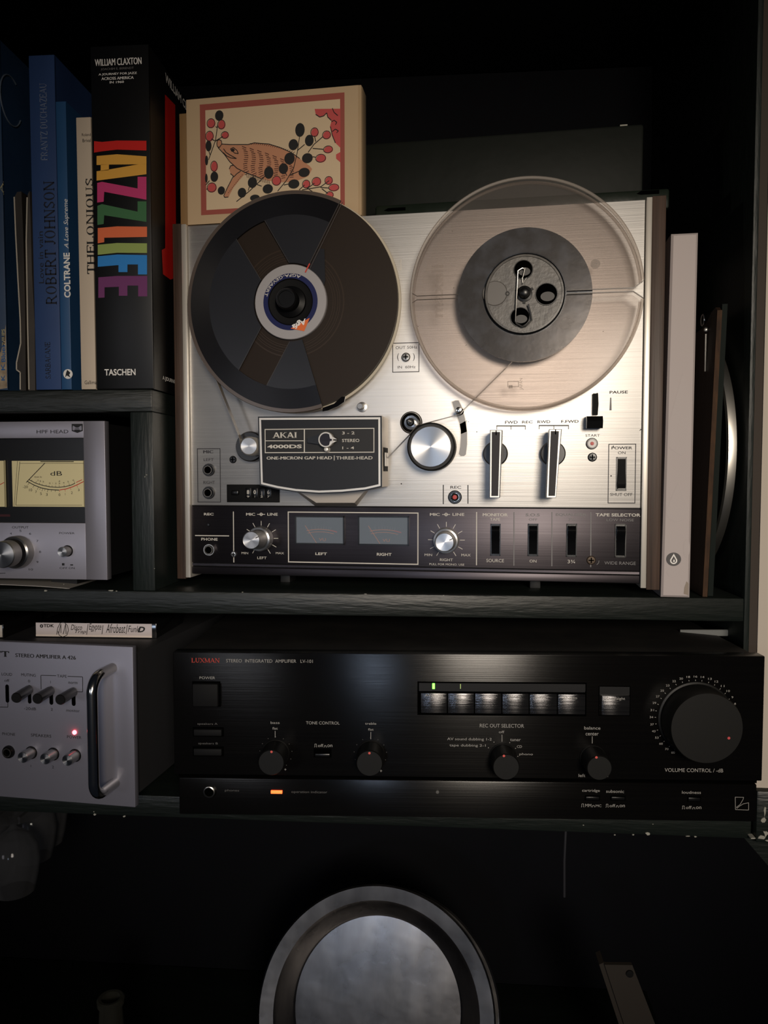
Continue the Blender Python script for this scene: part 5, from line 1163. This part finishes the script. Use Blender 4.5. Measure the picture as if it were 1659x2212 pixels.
ex = WF.uv(1492, 950)[0]; u, v = WF.uv(1472, 945); m.flat([(u, v + .05), (u + .0045, v + .035), (ex, v + .026), (ex, v - .010), (u, v - .0145), (u - .009, v - .008), (u - .0095, v + .012)], -E*.6)
u, v = WF.uv(1455, 1236); m.disc(u, v, .0050, -E*.6, 24, .0045); u, v = WF.uv(1483, 1185); m.disc(u, v, .0024, -E*.6, 20, .0075)
m.build('pale_drop_print', mat('pale_grey_print', (176, 166, 164), .6), wbx, False)
m = MB(); u, v = WF.uv(1481, 1272); m.flat([(u - .0014, v - .004), (u + .002, v - .005), (u + .0022, v + .004), (u + .0006, v + .006), (u - .001, v + .001)], -E); m.build('scuff', mat('scuff', (146, 134, 122), .8), wbx, False)

# wooden board, green folder and silver tray standing on edge
x0 = F0.uv(1519, 1285)[0]; xt_ = F0.uv(1550, 665)[0]
BDY = .004
b0 = F0.uv(1518, 1287, -BDY); b1 = F0.uv(1551, 662, -BDY)
bd = thing('wooden_board', 'dark brown wooden board with metal ring standing right of the white slipcase', 'board', Fr((b0[0], BDY, .0004), -.06))
b0 = (b0[0] - .0008, b0[1]); hh = b1[1]; dx = b1[0] - b0[0] - .0012
prof = [(0, 0), (0, hh*.985), (.006, hh), (.018, hh*.992), (.03, hh*.968), (.045, hh*.958), (.12, hh*.955), (.12, 0)]
m = MB(); n = len(prof); th = .0032
for k, off in ((0, 0), (1, th)): m.v += [(off + dx*(z/hh), y, z) for y, z in prof]
m.f = [tuple(range(n)), tuple(range(2*n - 1, n - 1, -1))] + [(i, (i+1) % n, n + (i+1) % n, n + i) for i in range(n)]
m.build('board', mat('dark_wood', (52, 35, 24), .55, 0, .4, var=(38, 25, 17), vscale=(90, 90, 12), bump=.3, bscale=(160, 160, 20)), bd, False)
m = MB(); m.v = [(-.0002, -.0003, 0), (th + .0002, -.0003, 0), (dx + th + .0002, -.0003, hh*.985), (dx - .0002, -.0003, hh*.985), (-.0002, .0012, 0), (th + .0002, .0012, 0), (dx + th + .0002, .0012, hh*.985), (dx - .0002, .0012, hh*.985)]
m.f = [(0, 1, 2, 3), (4, 7, 6, 5), (0, 4, 5, 1), (1, 5, 6, 2), (2, 6, 7, 3), (3, 7, 4, 0)]; m.build('board_edge', mat('worn_edge', (72, 49, 30), .7, 0, .2, var=(46, 31, 21), vscale=(200, 200, 60)), bd, False)
FB = Fr((b0[0], BDY, .0004)); 
u, v = FB.uv(1512, 692, -.03); ux = dx*(v/hh)
ring = [(ux - .0030, .030 + .0045*math.cos(2*PI*i/20), v + .0045*math.sin(2*PI*i/20)) for i in range(21)]
MB().tube(ring, .0007, 8, False).build('metal_ring', M['chrome'], bd)
MB().lathe(0, 0, [(0, 0), (.0022, 0), (.0022, -.002), (0, -.003)], 16).build('rivet', M['steel'], bd, True, (ux - .0012, .026, v - .0085))
MB().box(ux - .0022, ux - .0012, .0245, .0262, v - .042, v - .012).build('metal_strip', M['steel'], bd)
f0 = F0.uv(1529, 1278, -.008); f1 = F0.uv(1560, 658, -.008)
fd = thing('green_folder', 'thin dark green folder between the wooden board and the silver tray', 'folder', Fr((f0[0], .008, .0004), -.05))
m = MB(); dx2 = f1[0] - f0[0]; h2 = f1[1]; th = .0040
m.v = [(0, 0, 0), (th, 0, 0), (dx2 + th, 0, h2), (dx2, 0, h2), (0, .09, 0), (th, .09, 0), (dx2 + th, .09, h2), (dx2, .09, h2)]
m.f = [(0, 1, 2, 3), (4, 7, 6, 5), (0, 4, 5, 1), (1, 5, 6, 2), (2, 6, 7, 3), (3, 7, 4, 0)]; m.build('folder_cover', mat('folder_green', (14, 22, 19), .7, 0, .15), fd, False)
# tray on edge: a shallow dish turned about an axis that runs across the shelf
def dish(R, name_mat, mb, prof, n=96):
    mb.lathe(0, 0, [(R*r, y) for r, y in prof], n); return mb
TR = .115
tg = thing('silver_tray', 'round silver tray standing on edge at the right of the middle shelf', 'tray', loc=(.4596, .010 + TR, TR + .0007))
tg.rotation_euler = (0, 0, RAD(-88.5))
dish(TR, None, MB(), [(0, .004), (.76, .004), (.80, .002), (.86, -.0005), (.97, -.0018), (.955, -.0040), (.966, -.0058), (.982, -.0066), (.996, -.0054), (1.0, -.0026), (.998, .0008), (.985, .0016), (.97, .0012), (.86, .002), (.76, .0055), (0, .0055)]).build('dish', mat('silver_plate', (214, 210, 202), .34, 1.0), tg)

# grey cable loop over the black amplifier
cb = MB()
for k in range(4):
    pts = []
    for i in range(22):
        t = i/21; px = 1470 + 157*min(1, t*1.25); py = 1371 - 3*k*.9 - 14*max(0, t - .55) - 20*max(0, t - .78) 
        yy = .05 - .03*t
        u, v = F0.uv(px + (0 if t < .8 else -(t - .8)*0), py, -yy); pts.append((u, yy, v))
    cb.tube(pts, .0012, 8)
tag(cb.build('cable', mat('grey_cable', (120, 122, 120), .3)), 'grey bundle of cable bending up behind the black amplifier at right', 'cable')

# ------------------------------------------------------------------ lower compartment
BASE = -.525
def stand_tray(px, py, r, Y, tilt, lab, dx=0):
    cx, cz = F0.uv(px, py, -Y)
    t = thing('silver_tray', lab, 'tray', loc=(cx + dx, Y, cz), group='round trays in the lower compartment')
    t.rotation_euler = (RAD(-tilt), 0, 0)
    dish(r, None, MB(), [(0, .022), (.715, .022), (.735, .0205), (.845, .0035), (.87, .0005), (.985, -.0012), (1.0, .0000), (.99, .0015), (.868, .003), (.75, .0225), (0, .024)], 128).build('dish', M['tray'], t)
    return cz
M['tray'] = mat('worn_tray_metal', (122, 120, 120), .29, 1.0, var=(92, 91, 92), vscale=(40, 40, 14), bump=.12, bscale=(30, 30, 30), rvar=.08, dist=.003)
rY = .085
c0 = F0.uv(557, 2176, -rY); c1 = F0.uv(1071, 2176, -rY); rt = (c1[0] - c0[0])/2
stand_tray(811, 2193, rt, rY, 20, 'large worn silver tray leaning upright under the black amplifier, frontmost one')
stand_tray(821, 2193, rt*1.04, rY + .026, 20, 'round tray behind the front silver tray, showing only its dark right edge')
# bottle
u, v = F0.uv(239, 2155, -.06)
bo = thing('glass_bottle', 'dark glass bottle with open neck at the bottom left', 'bottle', loc=(u, .06, BASE))
M['dglass'] = mat('dark_glass', (92, 92, 84), .10, 0, .8, edge=.8, alpha=(.22, (170, 168, 160)))
hN = v - BASE
MB().vlathe(0, 0, [(0, .0), (.036, 0), (.038, .004), (.038, hN*.42), (.030, hN*.52), (.0125, hN*.64), (.0105, hN - .010), (.0105, hN - .007), (.0122, hN - .006), (.0126, hN - .001), (.0112, hN + .0004), (.0085, hN), (.0082, hN - .012), (.009, hN*.66)], 36).build('bottle_glass', M['dglass'], bo)
# leaning beige leg of a folded stool
SY = .04
q = [F0.uv(*p, -SY) for p in ((1306, 2084), (1366, 2085), (1420, 2225), (1352, 2225))]
lg = thing('folding_stool', 'beige metal stool leg leaning at the bottom right corner', 'stool', loc=(q[3][0], SY, BASE))
Q = [(p[0] - q[3][0], p[1] - BASE) for p in q]
kx = (Q[3][0] - Q[0][0])/(Q[0][1] - Q[3][1]); zb_ = 0.0
ext = [Q[0], Q[1], (Q[1][0] + (Q[2][0]-Q[1][0])/(Q[1][1]-Q[2][1])*(Q[1][1] - zb_), zb_), (Q[0][0] + (Q[3][0]-Q[0][0])/(Q[0][1]-Q[3][1])*(Q[0][1] - zb_), zb_)]
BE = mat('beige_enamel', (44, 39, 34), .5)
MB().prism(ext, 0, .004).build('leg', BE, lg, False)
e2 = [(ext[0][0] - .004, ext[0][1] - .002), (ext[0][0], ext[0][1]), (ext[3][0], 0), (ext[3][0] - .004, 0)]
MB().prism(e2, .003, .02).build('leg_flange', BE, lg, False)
u, v = F0.uv(1360, 2103, -SY); MB().lathe(u - q[3][0], v - BASE, [(.0034, 0), (.0030, -.0012), (0, -.0014)], 20).build('bolt', M['matte'], lg)
# hanging wire
u, v = F0.uv(1222, 1803, -.05); tag(MB().tube([(u, .05, SH2 - TK), (u, .05, SH2 - TK - .02), (u - .0006, .052, SH2 - TK - .05), (u + .0004, .056, SH2 - TK - .085)], .0011, 8).build('hanging_wire', mat('dark_wire', (40, 40, 44), .5)), 'thin dark wire hanging under the lower shelf', 'wire')
# stemware hanging upside down under the lower shelf
rk = thing('glass_rack', 'wire rack under the lower shelf at left holding stemware', 'rack', loc=(0, 0, SH2 - TK))
M['wine'] = mat('clear_glass', (96, 96, 98), .03, 0, .9, edge=.75, alpha=(.12, (244, 245, 246)))
GL = [(30, .012, 'front'), (-14, .03, 'left'), (98, .10, 'right'), (72, .07, 'middle')]
LB = ['wine glass hanging upside down, nearest one at the left', 'wine glass hanging upside down, cut by the left picture edge', 'wine glass hanging upside down, rightmost and farthest back', 'wine glass hanging upside down, between the nearest and the rightmost']
zr = SH2 - TK - .008
g0 = None
for (px, Y, nm), lb_ in zip(GL, LB):
    xx = F0.uv(px, 1840, -Y)[0]
    for s_ in (-1, 1): MB().tube([(xx + s_*.010, max(.004, Y - .02), -.0072), (xx + s_*.010, min(.29, Y + .05), -.0072)], .0012, 8).build('rail', M['steel'], rk)
    for s_ in (-1, 1): MB().tube([(xx + s_*.010, Y + .04, -.0072), (xx + s_*.010, Y + .04, .0001)], .0012, 6).build('rail_hanger', M['steel'], rk)
    if g0 is None:
        g0 = thing('wine_glass', lb_, 'glass', loc=(xx, Y, zr), group='stemware hanging under the shelf')
        hB = zr - F0.uv(px, 1924, -Y)[1]
        prof = [(0, .0032), (.026, .0022), (.027, .0016), (.026, .0012), (.004, .0004), (.0028, -.004), (.0026, -.010), (.004, -.012), (.013, -.018), (.0195, -.028), (.0215, -hB*.60), (.0195, -hB*.82), (.0165, -hB), (.0160, -hB), (.0188, -hB*.82), (.0208, -hB*.60), (.0188, -.029), (.012, -.0195), (0, -.0150)]
        MB().vlathe(0, 0, prof, 36).build('glass_bowl', M['wine'], g0)
    else:
        c = g0.copy(); COL.objects.link(c); c.location = (xx, Y, zr); c['label'] = lb_
        for ch_ in list(g0.children):
            k = ch_.copy(); COL.objects.link(k); k.parent = c
